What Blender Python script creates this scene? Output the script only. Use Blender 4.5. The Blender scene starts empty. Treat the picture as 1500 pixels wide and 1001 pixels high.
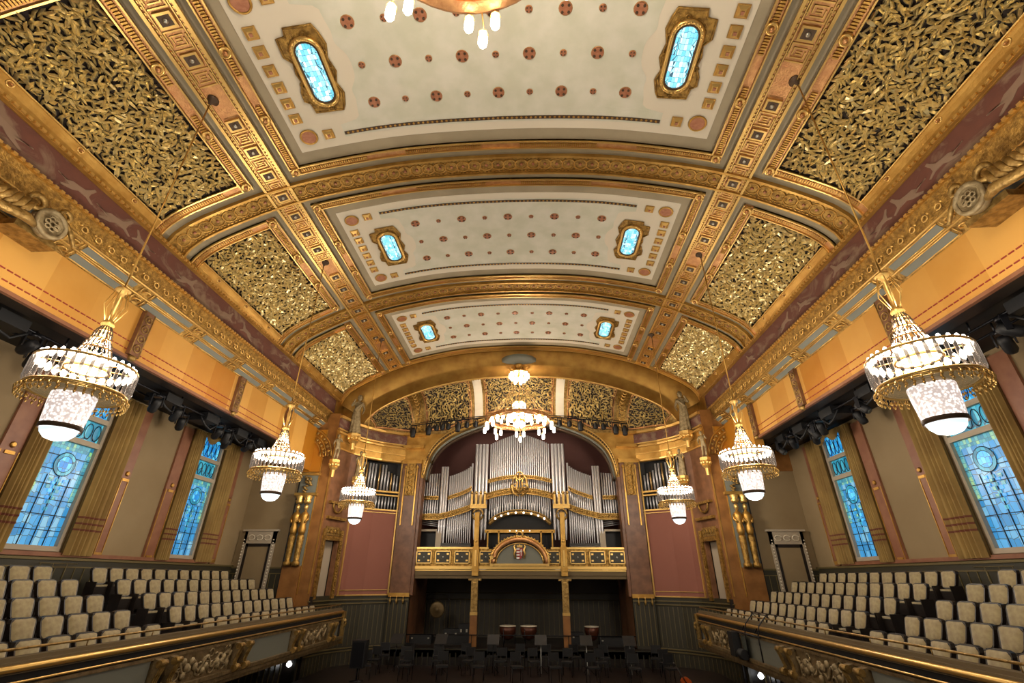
import bpy, math, random
from mathutils import Vector, Matrix
from math import sin, cos, pi, radians, sqrt
random.seed(7)
sc = bpy.context.scene
COL = sc.collection

# ------------------------------------------------------------------ camera
cam_d = bpy.data.cameras.new('camera'); cam = bpy.data.objects.new('camera', cam_d); COL.objects.link(cam)
cam_d.sensor_width = 36.0; cam_d.lens = 36.0*676.69/1500; cam_d.clip_start = 0.05; cam_d.clip_end = 200
PI_, YA, RO, CX = radians(27.15), radians(2.657), radians(.264), 0.7145
def cam_ray(a, b):
    c, s = cos(RO), sin(RO); a, b = c*a-s*b, s*a+c*b
    c, s = cos(PI_), sin(PI_); y = c-s*b; z = s+c*b
    c, s = cos(YA), sin(YA); return Vector((c*a-s*y, s*a+c*y, z))
_f = cam_ray(0, 0); _r = cam_ray(1, 0)-_f; _u = cam_ray(0, 1)-_f
_m = Matrix((_r.normalized(), _u.normalized(), (-_f).normalized())).transposed().to_4x4()
_m.translation = Vector((CX, 0, 0)); cam.matrix_world = _m
sc.camera = cam
_fn = _f.normalized(); _rn = _r.normalized(); _un = _u.normalized()
def px_of(x, y, z):
    p = Vector((x-CX, y, z)); d = p.dot(_fn)
    if d < .2: return (-9999, -9999)
    return (750+676.69*p.dot(_rn)/d, 500-676.69*p.dot(_un)/d)

# ------------------------------------------------------------------ colour management, world, lights
sc.view_settings.view_transform = 'Standard'; sc.view_settings.look = 'None'
sc.view_settings.gamma = 1.0; sc.view_settings.use_curve_mapping = False
sc.view_settings.exposure = 0.0
sc.cycles.use_denoising = True
sc.cycles.max_bounces = 6; sc.cycles.diffuse_bounces = 3; sc.cycles.glossy_bounces = 3
sc.cycles.transmission_bounces = 4; sc.cycles.transparent_max_bounces = 8
sc.cycles.sample_clamp_indirect = 4.0
sc.cycles.caustics_reflective = False; sc.cycles.caustics_refractive = False
w = bpy.data.worlds.new('world'); sc.world = w; w.use_nodes = True
w.node_tree.nodes['Background'].inputs[0].default_value = (1.0, .90, .76, 1)
w.node_tree.nodes['Background'].inputs[1].default_value = 0.22
def lamp(name, loc, power, rad, col=(1, .90, .75), parent=None):
    l = bpy.data.lights.new(name, 'POINT'); l.energy = power; l.shadow_soft_size = rad; l.color = col
    o = bpy.data.objects.new(name, l); COL.objects.link(o); o.location = loc
    if parent: o.parent = parent
    return o
L_SIDE_UP, L_SIDE_DN, L_BIG, L_NEAR = 600, 40, 460, 1250

# ------------------------------------------------------------------ materials
def lin(c):
    return tuple(((v/255)/12.92 if v/255 <= .04045 else ((v/255+.055)/1.055)**2.4) for v in c)+(1,)
MATS = {}
def mat(name, rgb, rough=.6, metal=0., noise=None, nscale=3., bump=0., bscale=20., emit=0., ecol=None, spec=.5, alpha=1., coat=0.):
    m = bpy.data.materials.new(name); m.use_nodes = True; nt = m.node_tree; N = nt.nodes; Lk = nt.links
    b = N['Principled BSDF']; b.inputs['Base Color'].default_value = lin(rgb)
    b.inputs['Roughness'].default_value = rough; b.inputs['Metallic'].default_value = metal
    b.inputs['Specular IOR Level'].default_value = spec; b.inputs['Alpha'].default_value = alpha
    b.inputs['Coat Weight'].default_value = coat
    tc = None
    if noise or bump: tc = N.new('ShaderNodeTexCoord')
    if noise:
        n = N.new('ShaderNodeTexNoise'); n.inputs['Scale'].default_value = nscale; n.inputs['Detail'].default_value = 5
        Lk.new(tc.outputs['Object'], n.inputs['Vector'])
        r = N.new('ShaderNodeValToRGB'); r.color_ramp.elements[0].position = .35; r.color_ramp.elements[1].position = .65
        r.color_ramp.elements[0].color = lin(rgb); r.color_ramp.elements[1].color = lin(noise)
        Lk.new(n.outputs['Fac'], r.inputs['Fac']); Lk.new(r.outputs['Color'], b.inputs['Base Color'])
    if bump:
        n2 = N.new('ShaderNodeTexNoise'); n2.inputs['Scale'].default_value = bscale; n2.inputs['Detail'].default_value = 4
        Lk.new(tc.outputs['Object'], n2.inputs['Vector'])
        bp = N.new('ShaderNodeBump'); bp.inputs['Strength'].default_value = bump; bp.inputs['Distance'].default_value = .03
        Lk.new(n2.outputs['Fac'], bp.inputs['Height']); Lk.new(bp.outputs['Normal'], b.inputs['Normal'])
    if emit:
        b.inputs['Emission Color'].default_value = lin(ecol or rgb); b.inputs['Emission Strength'].default_value = emit
        m.cycles.emission_sampling = 'NONE'
    MATS[name] = m
    return m
gold = mat('gold_leaf', (204, 160, 82), .40, .7, noise=(176, 130, 58), nscale=2.5, bump=.25, bscale=14)
goldb = mat('bright_gold', (228, 186, 108), .32, .75)
goldp = mat('pink_gold', (214, 160, 104), .40, .6, noise=(190, 132, 84), nscale=6, bump=.3, bscale=25)
goldo = mat('ornate_gold', (182, 142, 70), .38, .7, noise=(122, 90, 40), nscale=9, bump=.9, bscale=22)
golda = mat('antique_gold', (176, 142, 80), .42, .6, noise=(128, 98, 48), nscale=9, bump=.6, bscale=18)
leafm = mat('gilded_leaf', (252, 232, 172), .28, .7, noise=(240, 214, 150), nscale=8)
parb = mat('parapet_bronze', (136, 114, 78), .5, .35, noise=(104, 84, 54), nscale=7, bump=.5, bscale=16)
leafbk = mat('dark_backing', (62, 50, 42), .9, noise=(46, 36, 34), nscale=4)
base_c = mat('grey_beige_plaster', (172, 156, 126), .75, noise=(160, 145, 116), nscale=1.2)
cream = mat('cream_paint', (224, 211, 186), .7)
green = mat('pale_green_plaster', (206, 203, 178), .75, noise=(220, 214, 194), nscale=1.8, bump=.1, bscale=6)
copper = mat('copper', (182, 122, 88), .5, .2, noise=(164, 102, 70), nscale=12)
darkbr = mat('dark_bronze', (82, 62, 44), .5, .4)
silver = mat('silver_boss', (190, 184, 168), .3, .7)
purple = None
orange = None
marble = mat('brown_marble', (126, 84, 56), .45, noise=(100, 64, 40), nscale=3.5)
omarble = mat('orange_marble', (150, 100, 50), .4, noise=(122, 78, 34), nscale=2.2)
pinkm = mat('pink_marble_strip', (142, 94, 66), .45, noise=(126, 78, 54), nscale=3)
pinkw = mat('old_rose_wall', (138, 84, 68), .75)
tan = mat('tan_wall', (146, 124, 90), .8, noise=(136, 114, 80), nscale=.7)
greyp = mat('grey_blue_panel', (116, 116, 104), .7)
dado = mat('dark_green_dado', (48, 44, 30), .5)
dadol = mat('dado_line', (108, 94, 58), .5, .3)
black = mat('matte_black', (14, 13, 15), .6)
blackm = mat('black_metal', (24, 24, 29), .4, .5)
dwood = mat('dark_wood', (34, 24, 18), .45, noise=(24, 17, 13), nscale=4)
dcop = mat('dark_copper', (84, 44, 28), .4, .4)
dbrz = mat('gong_bronze', (104, 84, 52), .5, .5)
floorm = mat('parquet', (34, 20, 15), .45, noise=(24, 14, 11), nscale=5)
curt = mat('curtain', (150, 120, 62), .8, noise=(128, 98, 46), nscale=1.2)
curtr = mat('curtain_band', (104, 52, 30), .8)
velvet = mat('beige_velvet', (168, 150, 108), .75, noise=(142, 122, 84), nscale=9)
velvet.node_tree.nodes['Principled BSDF'].inputs['Sheen Weight'].default_value = .4
ledge = mat('ledge_cloth', (112, 94, 64), .8)
pipem = mat('organ_pipe', (208, 206, 208), .42, .6)
pipem2 = mat('organ_pipe_brass', (205, 172, 120), .3, .85)
wframe = mat('window_frame_paint', (172, 156, 134), .6)
bulbm = mat('lit_bulb', (255, 244, 226), .4, emit=14.0, ecol=(255, 240, 222))
bulbs = mat('lit_bulb_soft', (255, 240, 220), .4, emit=3.0, ecol=(255, 236, 210))
bowlm = mat('lit_glass_bowl', (235, 245, 250), .2, emit=1.15, ecol=(214, 232, 240))
agold = mat('aged_gold', (150, 110, 56), .3, .6)
cryst2 = mat('bell_crystal', (84, 66, 46), .1, .3, emit=.04, ecol=(255, 230, 206))
crysm = mat('crystal', (76, 66, 58), .08, .3, emit=.1, ecol=(255, 230, 206), alpha=.7)
spotw = mat('white_light', (255, 255, 255), .3, emit=8, ecol=(255, 255, 255))
soffg = mat('soffit_gold', (164, 124, 56), .42, .7, noise=(140, 100, 40), nscale=2)
stone = mat('statue_stone', (168, 148, 110), .55, .2, noise=(120, 100, 66), nscale=8)
screen = mat('grey_screen', (80, 84, 76), .4)
white = mat('white_enamel', (225, 222, 214), .4)
redm = mat('crest_red', (150, 48, 40), .5)

def crystal_cyl():
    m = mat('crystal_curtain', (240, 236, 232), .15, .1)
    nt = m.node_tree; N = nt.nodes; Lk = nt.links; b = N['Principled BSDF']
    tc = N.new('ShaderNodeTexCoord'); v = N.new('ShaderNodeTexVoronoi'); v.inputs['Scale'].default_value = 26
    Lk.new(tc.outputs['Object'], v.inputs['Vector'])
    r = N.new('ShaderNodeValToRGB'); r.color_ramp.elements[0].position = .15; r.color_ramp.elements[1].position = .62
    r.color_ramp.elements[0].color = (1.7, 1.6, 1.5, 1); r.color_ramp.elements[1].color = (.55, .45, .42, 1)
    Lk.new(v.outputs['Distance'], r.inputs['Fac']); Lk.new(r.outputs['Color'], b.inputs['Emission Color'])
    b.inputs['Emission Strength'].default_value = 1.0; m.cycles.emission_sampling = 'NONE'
    return m
cylm = crystal_cyl()

def frieze_mat():
    m = mat('purple_frieze', (112, 66, 56), .7)
    nt = m.node_tree; N = nt.nodes; Lk = nt.links; b = N['Principled BSDF']
    tc = N.new('ShaderNodeTexCoord'); mp = N.new('ShaderNodeMapping'); mp.inputs['Scale'].default_value = (1.5, .9, 1.6)
    n = N.new('ShaderNodeTexNoise'); n.inputs['Scale'].default_value = 1.3; n.inputs['Detail'].default_value = 7; n.inputs['Roughness'].default_value = .62
    n.inputs['Distortion'].default_value = .9
    Lk.new(tc.outputs['Object'], mp.inputs['Vector']); Lk.new(mp.outputs['Vector'], n.inputs['Vector'])
    r = N.new('ShaderNodeValToRGB'); e = r.color_ramp.elements
    e[0].position = .50; e[0].color = lin((100, 58, 46)); e[1].position = .62; e[1].color = lin((132, 104, 82))
    x = e.new(.3); x.color = lin((110, 64, 48))
    Lk.new(n.outputs['Fac'], r.inputs['Fac']); Lk.new(r.outputs['Color'], b.inputs['Base Color'])
    return m
purple = frieze_mat()

def orange_mat():   # big veined yellow-orange marble slabs, each about 1.1 m wide with its own tone
    m = mat('yellow_marble', (206, 140, 48), .42, coat=.15)
    nt = m.node_tree; N = nt.nodes; Lk = nt.links; b = N['Principled BSDF']
    tc = N.new('ShaderNodeTexCoord'); sp = N.new('ShaderNodeSeparateXYZ'); Lk.new(tc.outputs['Object'], sp.inputs[0])
    d = N.new('ShaderNodeMath'); d.operation = 'DIVIDE'; d.inputs[1].default_value = 1.1; Lk.new(sp.outputs['Y'], d.inputs[0])
    f = N.new('ShaderNodeMath'); f.operation = 'FLOOR'; Lk.new(d.outputs[0], f.inputs[0])
    wn = N.new('ShaderNodeTexWhiteNoise'); wn.noise_dimensions = '1D'; Lk.new(f.outputs[0], wn.inputs['W'])
    n = N.new('ShaderNodeTexNoise'); n.inputs['Scale'].default_value = 1.6; n.inputs['Detail'].default_value = 6
    Lk.new(tc.outputs['Object'], n.inputs['Vector'])
    a = N.new('ShaderNodeMath'); a.operation = 'MULTIPLY_ADD'; a.inputs[1].default_value = .8
    Lk.new(wn.outputs['Value'], a.inputs[0])
    s2 = N.new('ShaderNodeMath'); s2.operation = 'MULTIPLY'; s2.inputs[1].default_value = .3; Lk.new(n.outputs['Fac'], s2.inputs[0])
    Lk.new(s2.outputs[0], a.inputs[2])
    r = N.new('ShaderNodeValToRGB'); e = r.color_ramp.elements
    e[0].position = .2; e[0].color = lin((176, 112, 24)); e[1].position = .85; e[1].color = lin((212, 158, 78))
    Lk.new(a.outputs[0], r.inputs['Fac']); Lk.new(r.outputs['Color'], b.inputs['Base Color'])
    return m
orange = orange_mat()

def glass_mat(name, uvscale, c0, c1, c2, strength):
    m = mat(name, (60, 150, 200), .3)
    nt = m.node_tree; N = nt.nodes; Lk = nt.links; b = N['Principled BSDF']
    tc = N.new('ShaderNodeTexCoord'); mp = N.new('ShaderNodeMapping'); mp.inputs['Scale'].default_value = uvscale
    Lk.new(tc.outputs['Object'], mp.inputs['Vector'])
    v = N.new('ShaderNodeTexVoronoi'); v.distance = 'CHEBYCHEV'; v.inputs['Scale'].default_value = 1.0; v.inputs['Randomness'].default_value = .3
    Lk.new(mp.outputs['Vector'], v.inputs['Vector'])
    sp = N.new('ShaderNodeSeparateColor'); Lk.new(v.outputs['Color'], sp.inputs[0])
    r = N.new('ShaderNodeValToRGB'); e = r.color_ramp.elements
    e[0].position = 0; e[0].color = lin(c0); e[1].position = 1; e[1].color = lin(c2); x = e.new(.55); x.color = lin(c1)
    Lk.new(sp.outputs[0], r.inputs['Fac'])
    v2 = N.new('ShaderNodeTexVoronoi'); v2.feature = 'DISTANCE_TO_EDGE'; v2.inputs['Scale'].default_value = 1.0; v2.inputs['Randomness'].default_value = .3
    Lk.new(mp.outputs['Vector'], v2.inputs['Vector'])
    g = N.new('ShaderNodeMath'); g.operation = 'GREATER_THAN'; g.inputs[1].default_value = .035; Lk.new(v2.outputs['Distance'], g.inputs[0])
    mx = N.new('ShaderNodeMix'); mx.data_type = 'RGBA'
    Lk.new(g.outputs[0], mx.inputs['Factor']); mx.inputs['A'].default_value = (.04, .10, .15, 1); Lk.new(r.outputs['Color'], mx.inputs['B'])
    Lk.new(mx.outputs['Result'], b.inputs['Emission Color']); Lk.new(mx.outputs['Result'], b.inputs['Base Color'])
    b.inputs['Emission Strength'].default_value = strength
    m.cycles.emission_sampling = 'NONE'
    return m
sky_glass = glass_mat('skylight_glass', (14, 8, 14), (90, 190, 215), (150, 220, 235), (215, 245, 250), 1.05)
win_glass = glass_mat('stained_glass_field', (1, 6, 4), (50, 120, 175), (56, 145, 205), (120, 175, 205), .72)
win_blue = glass_mat('stained_glass_blue', (1, 9, 6), (20, 110, 190), (50, 160, 225), (100, 200, 235), .85)
win_green = glass_mat('stained_glass_green', (1, 11, 9), (50, 120, 150), (80, 160, 175), (150, 190, 140), .7)
win_tall = glass_mat('stained_glass_panels', (1, 8, 1.3), (24, 100, 130), (40, 140, 170), (80, 170, 190), .8)

# ------------------------------------------------------------------ mesh helpers
class MB:
    def __init__(s, T=None): s.v = []; s.f = []; s.T = T; s.sm = []; s.mi = []; s.cur = 0
    def av(s, p):
        s.v.append(tuple(s.T(*p)) if s.T else tuple(p)); return len(s.v)-1
    def af(s, idx, smooth=False): s.f.append(tuple(idx)); s.sm.append(smooth); s.mi.append(s.cur)
    def poly(s, pts, smooth=False): s.af([s.av(p) for p in pts], smooth)
    def box(s, x0, x1, y0, y1, z0, z1, nx=1, ny=1):
        # subdivided box along x / y so that it can bend with T
        if nx == 1 and ny == 1:
            i = [s.av(p) for p in ((x0, y0, z0), (x1, y0, z0), (x1, y1, z0), (x0, y1, z0), (x0, y0, z1), (x1, y0, z1), (x1, y1, z1), (x0, y1, z1))]
            for q in ((0, 3, 2, 1), (4, 5, 6, 7), (0, 1, 5, 4), (1, 2, 6, 5), (2, 3, 7, 6), (3, 0, 4, 7)): s.af([i[k] for k in q])
            return
        g = {}
        for a in range(nx+1):
            for b in range(ny+1):
                for c in (0, 1):
                    g[a, b, c] = s.av((x0+(x1-x0)*a/nx, y0+(y1-y0)*b/ny, (z0, z1)[c]))
        for a in range(nx):
            for b in range(ny):
                s.af([g[a, b, 0], g[a, b+1, 0], g[a+1, b+1, 0], g[a+1, b, 0]]); s.af([g[a, b, 1], g[a+1, b, 1], g[a+1, b+1, 1], g[a, b+1, 1]])
        for a in range(nx):
            s.af([g[a, 0, 0], g[a+1, 0, 0], g[a+1, 0, 1], g[a, 0, 1]]); s.af([g[a+1, ny, 0], g[a, ny, 0], g[a, ny, 1], g[a+1, ny, 1]])
        for b in range(ny):
            s.af([g[0, b+1, 0], g[0, b, 0], g[0, b, 1], g[0, b+1, 1]]); s.af([g[nx, b, 0], g[nx, b+1, 0], g[nx, b+1, 1], g[nx, b, 1]])
    def prism(s, pts, z0, z1, smooth=False, top=None):
        # pts in (x,y), extruded along third coordinate; top scales the upper outline
        n = len(pts); cx_ = sum(p[0] for p in pts)/n; cy_ = sum(p[1] for p in pts)/n; k = top if top is not None else 1
        a = [s.av((p[0], p[1], z0)) for p in pts]; b = [s.av((cx_+(p[0]-cx_)*k, cy_+(p[1]-cy_)*k, z1)) for p in pts]
        for i in range(n): s.af([a[i], a[(i+1) % n], b[(i+1) % n], b[i]], smooth)
        s.af(a[::-1]); s.af(b)
    def tube(s, pts, r, n=6, caps=True, closed=False, smooth=True):
        P = [Vector(p) for p in pts]; m = len(P); rings = []
        for i, p in enumerate(P):
            if closed: t = P[(i+1) % m]-P[i-1]
            else: t = P[min(i+1, m-1)]-P[max(i-1, 0)]
            if t.length < 1e-9: t = Vector((0, 0, 1))
            t.normalize(); up = Vector((0, 0, 1)) if abs(t.z) < .95 else Vector((1, 0, 0))
            u = t.cross(up).normalized(); v = t.cross(u); rr = r[i] if isinstance(r, (list, tuple)) else r
            rings.append([s.av(p+(u*cos(2*pi*k/n)+v*sin(2*pi*k/n))*rr) for k in range(n)])
        for i in range(m if closed else m-1):
            A, B = rings[i], rings[(i+1) % m]
            for k in range(n): s.af([A[k], A[(k+1) % n], B[(k+1) % n], B[k]], smooth)
        if caps and not closed: s.af(rings[0][::-1]); s.af(rings[-1])
    def ring(s, c, R, r, axis=2, n=24, m=6, a0=0, a1=2*pi, ry=None):
        full = abs(a1-a0-2*pi) < 1e-6; pts = []
        for i in range(n if full else n+1):
            t = a0+(a1-a0)*i/n; u, v = cos(t)*R, sin(t)*(ry or R)
            p = [c[0], c[1], c[2]]
            if axis == 2: p[0] += u; p[1] += v
            elif axis == 1: p[0] += u; p[2] += v
            else: p[1] += u; p[2] += v
            pts.append(p)
        s.tube(pts, r, m, closed=full)
    def lathe(s, c, prof, n=16, axis=2, smooth=True, cap=True, n0=0):
        rings = []
        for (r, h) in prof:
            ring = []
            for k in range(n):
                t = 2*pi*(k+n0)/n; u, v = r*cos(t), r*sin(t)
                p = (c[0]+u, c[1]+v, c[2]+h) if axis == 2 else ((c[0]+u, c[1]+h, c[2]+v) if axis == 1 else (c[0]+h, c[1]+u, c[2]+v))
                ring.append(s.av(p))
            rings.append(ring)
        for a, b in zip(rings, rings[1:]):
            for k in range(n): s.af([a[k], a[(k+1) % n], b[(k+1) % n], b[k]], smooth)
        if cap: s.af(rings[0][::-1]); s.af(rings[-1])
    def grid(s, fn, nu, nv, smooth=True):
        g = [[s.av(fn(i/nu, j/nv)) for j in range(nv+1)] for i in range(nu+1)]
        for i in range(nu):
            for j in range(nv): s.af([g[i][j], g[i+1][j], g[i+1][j+1], g[i][j+1]], smooth)
    def build(s, name, m, parent=None, **kw):
        me = bpy.data.meshes.new(name); me.from_pydata(s.v, [], s.f); me.update()
        me.polygons.foreach_set('use_smooth', s.sm)
        ms = m if isinstance(m, (list, tuple)) else [m]
        for k in ms: me.materials.append(k)
        if len(ms) > 1: me.polygons.foreach_set('material_index', s.mi)
        o = bpy.data.objects.new(name, me); COL.objects.link(o)
        if parent is not None:
            o.parent = parent; o.matrix_parent_inverse = parent.matrix_basis.inverted()
        for k, v in kw.items(): o[k] = v
        return o
def thing(name, label, cat, loc=(0, 0, 0), group=None, rz=0):
    o = bpy.data.objects.new(name, None); COL.objects.link(o); o.location = loc; o.rotation_euler = (0, 0, rz)
    o.empty_display_size = .1; o['label'] = label; o['category'] = cat
    if group: o['group'] = group
    return o
def tag(o, label, cat, group=None):
    o['label'] = label; o['category'] = cat
    if group: o['group'] = group
    return o
def struct(o): o['kind'] = 'structure'; return o
def dup(root, loc, rz=None, label=None, group=None, sx=None):
    r = root.copy(); COL.objects.link(r); r.location = loc
    if rz is not None: r.rotation_euler = (0, 0, rz)
    if sx is not None: r.scale = (sx, 1, 1)
    if label: r['label'] = label
    if group: r['group'] = group
    for ch in list(root.children):
        c = ch.copy(); COL.objects.link(c); c.parent = r
        for g in list(ch.children):
            d = g.copy(); COL.objects.link(d); d.parent = c
    return r
ORD = ['', 'first', 'second', 'third', 'fourth', 'fifth', 'sixth', 'seventh', 'eighth', 'ninth', 'tenth', 'eleventh', 'twelfth', 'thirteenth', 'fourteenth', 'fifteenth', 'sixteenth', 'seventeenth', 'eighteenth']
SIDE = {-1: 'left', 1: 'right'}
def disc_pts(cx_, cy_, r, n=16, ry=None, a0=0): return [(cx_+r*cos(a0+2*pi*k/n), cy_+(ry or r)*sin(a0+2*pi*k/n)) for k in range(n)]

# ------------------------------------------------------------------ vault profile (x across, z height above eye level)
PROF = [(0, 10.9), (1.5, 10.87), (3, 10.75), (4.5, 10.45), (5.5, 10.2), (6.34, 9.92), (7, 9.62), (7.7, 9.25), (8.3, 8.9), (8.7, 8.6), (9.0, 8.22), (9.1, 7.87)]
def smooth_prof(P, it=2):
    for _ in range(it):
        Q = [P[0]]
        for a, b in zip(P, P[1:]): Q += [(a[0]*.75+b[0]*.25, a[1]*.75+b[1]*.25), (a[0]*.25+b[0]*.75, a[1]*.25+b[1]*.75)]
        P = Q+[P[-1]]
    return P
SP = smooth_prof(PROF)
AL = [0]
for a, b in zip(SP, SP[1:]): AL.append(AL[-1]+math.hypot(b[0]-a[0], b[1]-a[1]))
AMAX = AL[-1]
def vprof(a):
    s = 1 if a >= 0 else -1; a = min(abs(a), AMAX)
    k = 0
    while k < len(AL)-2 and AL[k+1] < a: k += 1
    t = (a-AL[k])/max(AL[k+1]-AL[k], 1e-9); p, q = SP[k], SP[k+1]
    x = p[0]+(q[0]-p[0])*t; z = p[1]+(q[1]-p[1])*t
    k0, k1 = max(k-1, 0), min(k+2, len(SP)-1)
    dx, dz = SP[k1][0]-SP[k0][0], SP[k1][1]-SP[k0][1]; L = math.hypot(dx, dz)
    return s*x, z, s*dz/L, -dx/L       # point and inward (down) normal
def V(a, y, h):
    x, z, nx, nz = vprof(a); return (x+nx*h, y, z+nz*h)
def A(x):
    s = 1 if x >= 0 else -1; x = abs(x)
    for k in range(len(SP)-1):
        if SP[k+1][0] >= x:
            t = (x-SP[k][0])/max(SP[k+1][0]-SP[k][0], 1e-9); return s*(AL[k]+(AL[k+1]-AL[k])*t)
    return s*AMAX
# ================================================================== THE SHELL
BAY = [6.5, 12.88, 19.24]
m = MB(V); m.box(-AMAX, AMAX, -5, 22.0, -.2, 0, 60, 4); struct(m.build('ceiling', base_c))
# ---- greek key bands along the vault
trim_n = [0]
def trim(mb, mats, parent=None):
    trim_n[0] += 1; return struct(mb.build('trim_%d' % trim_n[0], mats))
def key_band(s):
    c = A(6.43)*s; hw = .33; m = MB(V)
    y0, y1 = 1.6, 21.95
    m.cur = 0; m.box(c-hw, c+hw, y0, y1, 0, .05, 1, 12)
    for d in (-1, 1):
        m.cur = 1; m.box(c+d*hw-.035, c+d*hw+.035, y0, y1, 0, .11, 1, 12)
        m.box(c+d*(hw-.1)-.012, c+d*(hw-.1)+.012, y0, y1, .04, .08, 1, 12)
        for i in range(int((y1-y0)/.106)):       # beads
            y = y0+.05+i*.106; m.cur = 1; m.box(c+d*(hw-.06)-.016, c+d*(hw-.06)+.016, y, y+.05, .04, .075)
    P = .795; k = 0
    while True:
        y = 6.5-3.975+P*k*1.0-P; k += 1
        if y > 21.8: break
        if y < y0+.2: continue
        if any(abs(y-(b+.05)) < .3 for b in BAY): continue
        m.cur = 1; m.box(c-.17, c+.17, y-.15, y+.15, .04, .12); m.cur = 2; m.box(c-.12, c+.12, y-.1, y+.1, .11, .125)
        m.cur = 3; m.lathe((c, y, .12), [(.055, 0), (.05, .03), (.02, .05)], 8)
        # meander between the squares
        m.cur = 1; yy = y+P/2
        for (a0, a1, b0, b1) in ((-.2, .2, -.2, -.17), (-.2, .2, .17, .2), (-.2, -.17, -.2, .1), (.17, .2, -.1, .2), (-.13, .13, -.11, -.085), (-.13, .13, .085, .11),
                                 (-.13, -.105, -.11, .04), (.105, .13, -.04, .11), (-.06, .06, -.04, -.015), (-.06, .06, .015, .04), (.17, .22, -.05, -.02), (-.22, -.17, .02, .05)):
            m.box(c+a0, c+a1, yy+b0, yy+b1, .04, .085)
    trim(m, [goldp, goldb, darkbr, silver])
key_band(-1); key_band(1)
# ---- cross bands with guilloche
def cross_band(yc, hw=.3, lo=-AMAX, hi=AMAX):
    m = MB(V); n = 44
    m.cur = 0; m.box(lo, hi, yc-hw, yc+hw, 0, .05, n, 1)
    for d in (-1, 1):
        m.cur = 1; m.box(lo, hi, yc+d*hw-.03, yc+d*hw+.03, 0, .12, n, 1)
        k = int((hi-lo)/.11)
        for i in range(k):
            a = lo+.05+i*.11; m.cur = 1; m.box(a, a+.055, yc+d*(hw-.07)-.018, yc+d*(hw-.07)+.018, .04, .08)
    p = .34; k = int((hi-lo)/p)
    for i in range(k):
        a = lo+(hi-lo)*(i+.5)/k
        m.cur = 1; m.ring((a, yc, .06), .185, .022, n=12, m=4)
        m.cur = 2; m.lathe((a, yc, .05), [(.05, 0), (.03, .04)], 6)
    trim(m, [goldo, gold, copper])
for yc in (3.32, 9.7, 16.07): cross_band(yc)

# ---- painted ceiling panels with frames, rosettes and skylights
def frame_seg(m, a0, a1, y0, y1, na, ny):
    # a moulding with a raised rounded back and a small-pattern ribbing
    m.cur = 0; m.box(a0, a1, y0, y1, 0, .06, na, ny)
    if (a1-a0) > (y1-y0):
        w_ = (y1-y0); m.cur = 1; m.box(a0, a1, y0, y0+.035, 0, .11, na, 1); m.box(a0, a1, y1-.035, y1, 0, .11, na, 1)
        k = int((a1-a0)/.06)
        for i in range(k):
            if (i//18) % 3 == 2: continue
            a = a0+i*.06; m.cur = 2; m.box(a, a+.035, y0+w_*.3, y0+w_*.7, .05, .1)
    else:
        w_ = (a1-a0); m.cur = 1; m.box(a0, a0+.035, y0, y1, 0, .11, 1, ny); m.box(a1-.035, a1, y0, y1, 0, .11, 1, ny)
        k = int((y1-y0)/.06)
        for i in range(k):
            if (i//12) % 4 == 3: continue
            y = y0+i*.06; m.cur = 2; m.box(a0+w_*.3, a0+w_*.7, y, y+.035, .05, .1)
def boss(m, a, y, r=.13):
    m.cur = 1; m.lathe((a, y, 0), [(r, 0), (r, .13), (r*.8, .16), (r*.7, .12)], 12); m.cur = 0; m.lathe((a, y, .1), [(r*.42, 0), (r*.4, .08), (r*.1, .1)], 10)
names_bay = ['nearest the camera', 'in the middle bay', 'farthest away by the stage arch']
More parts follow.
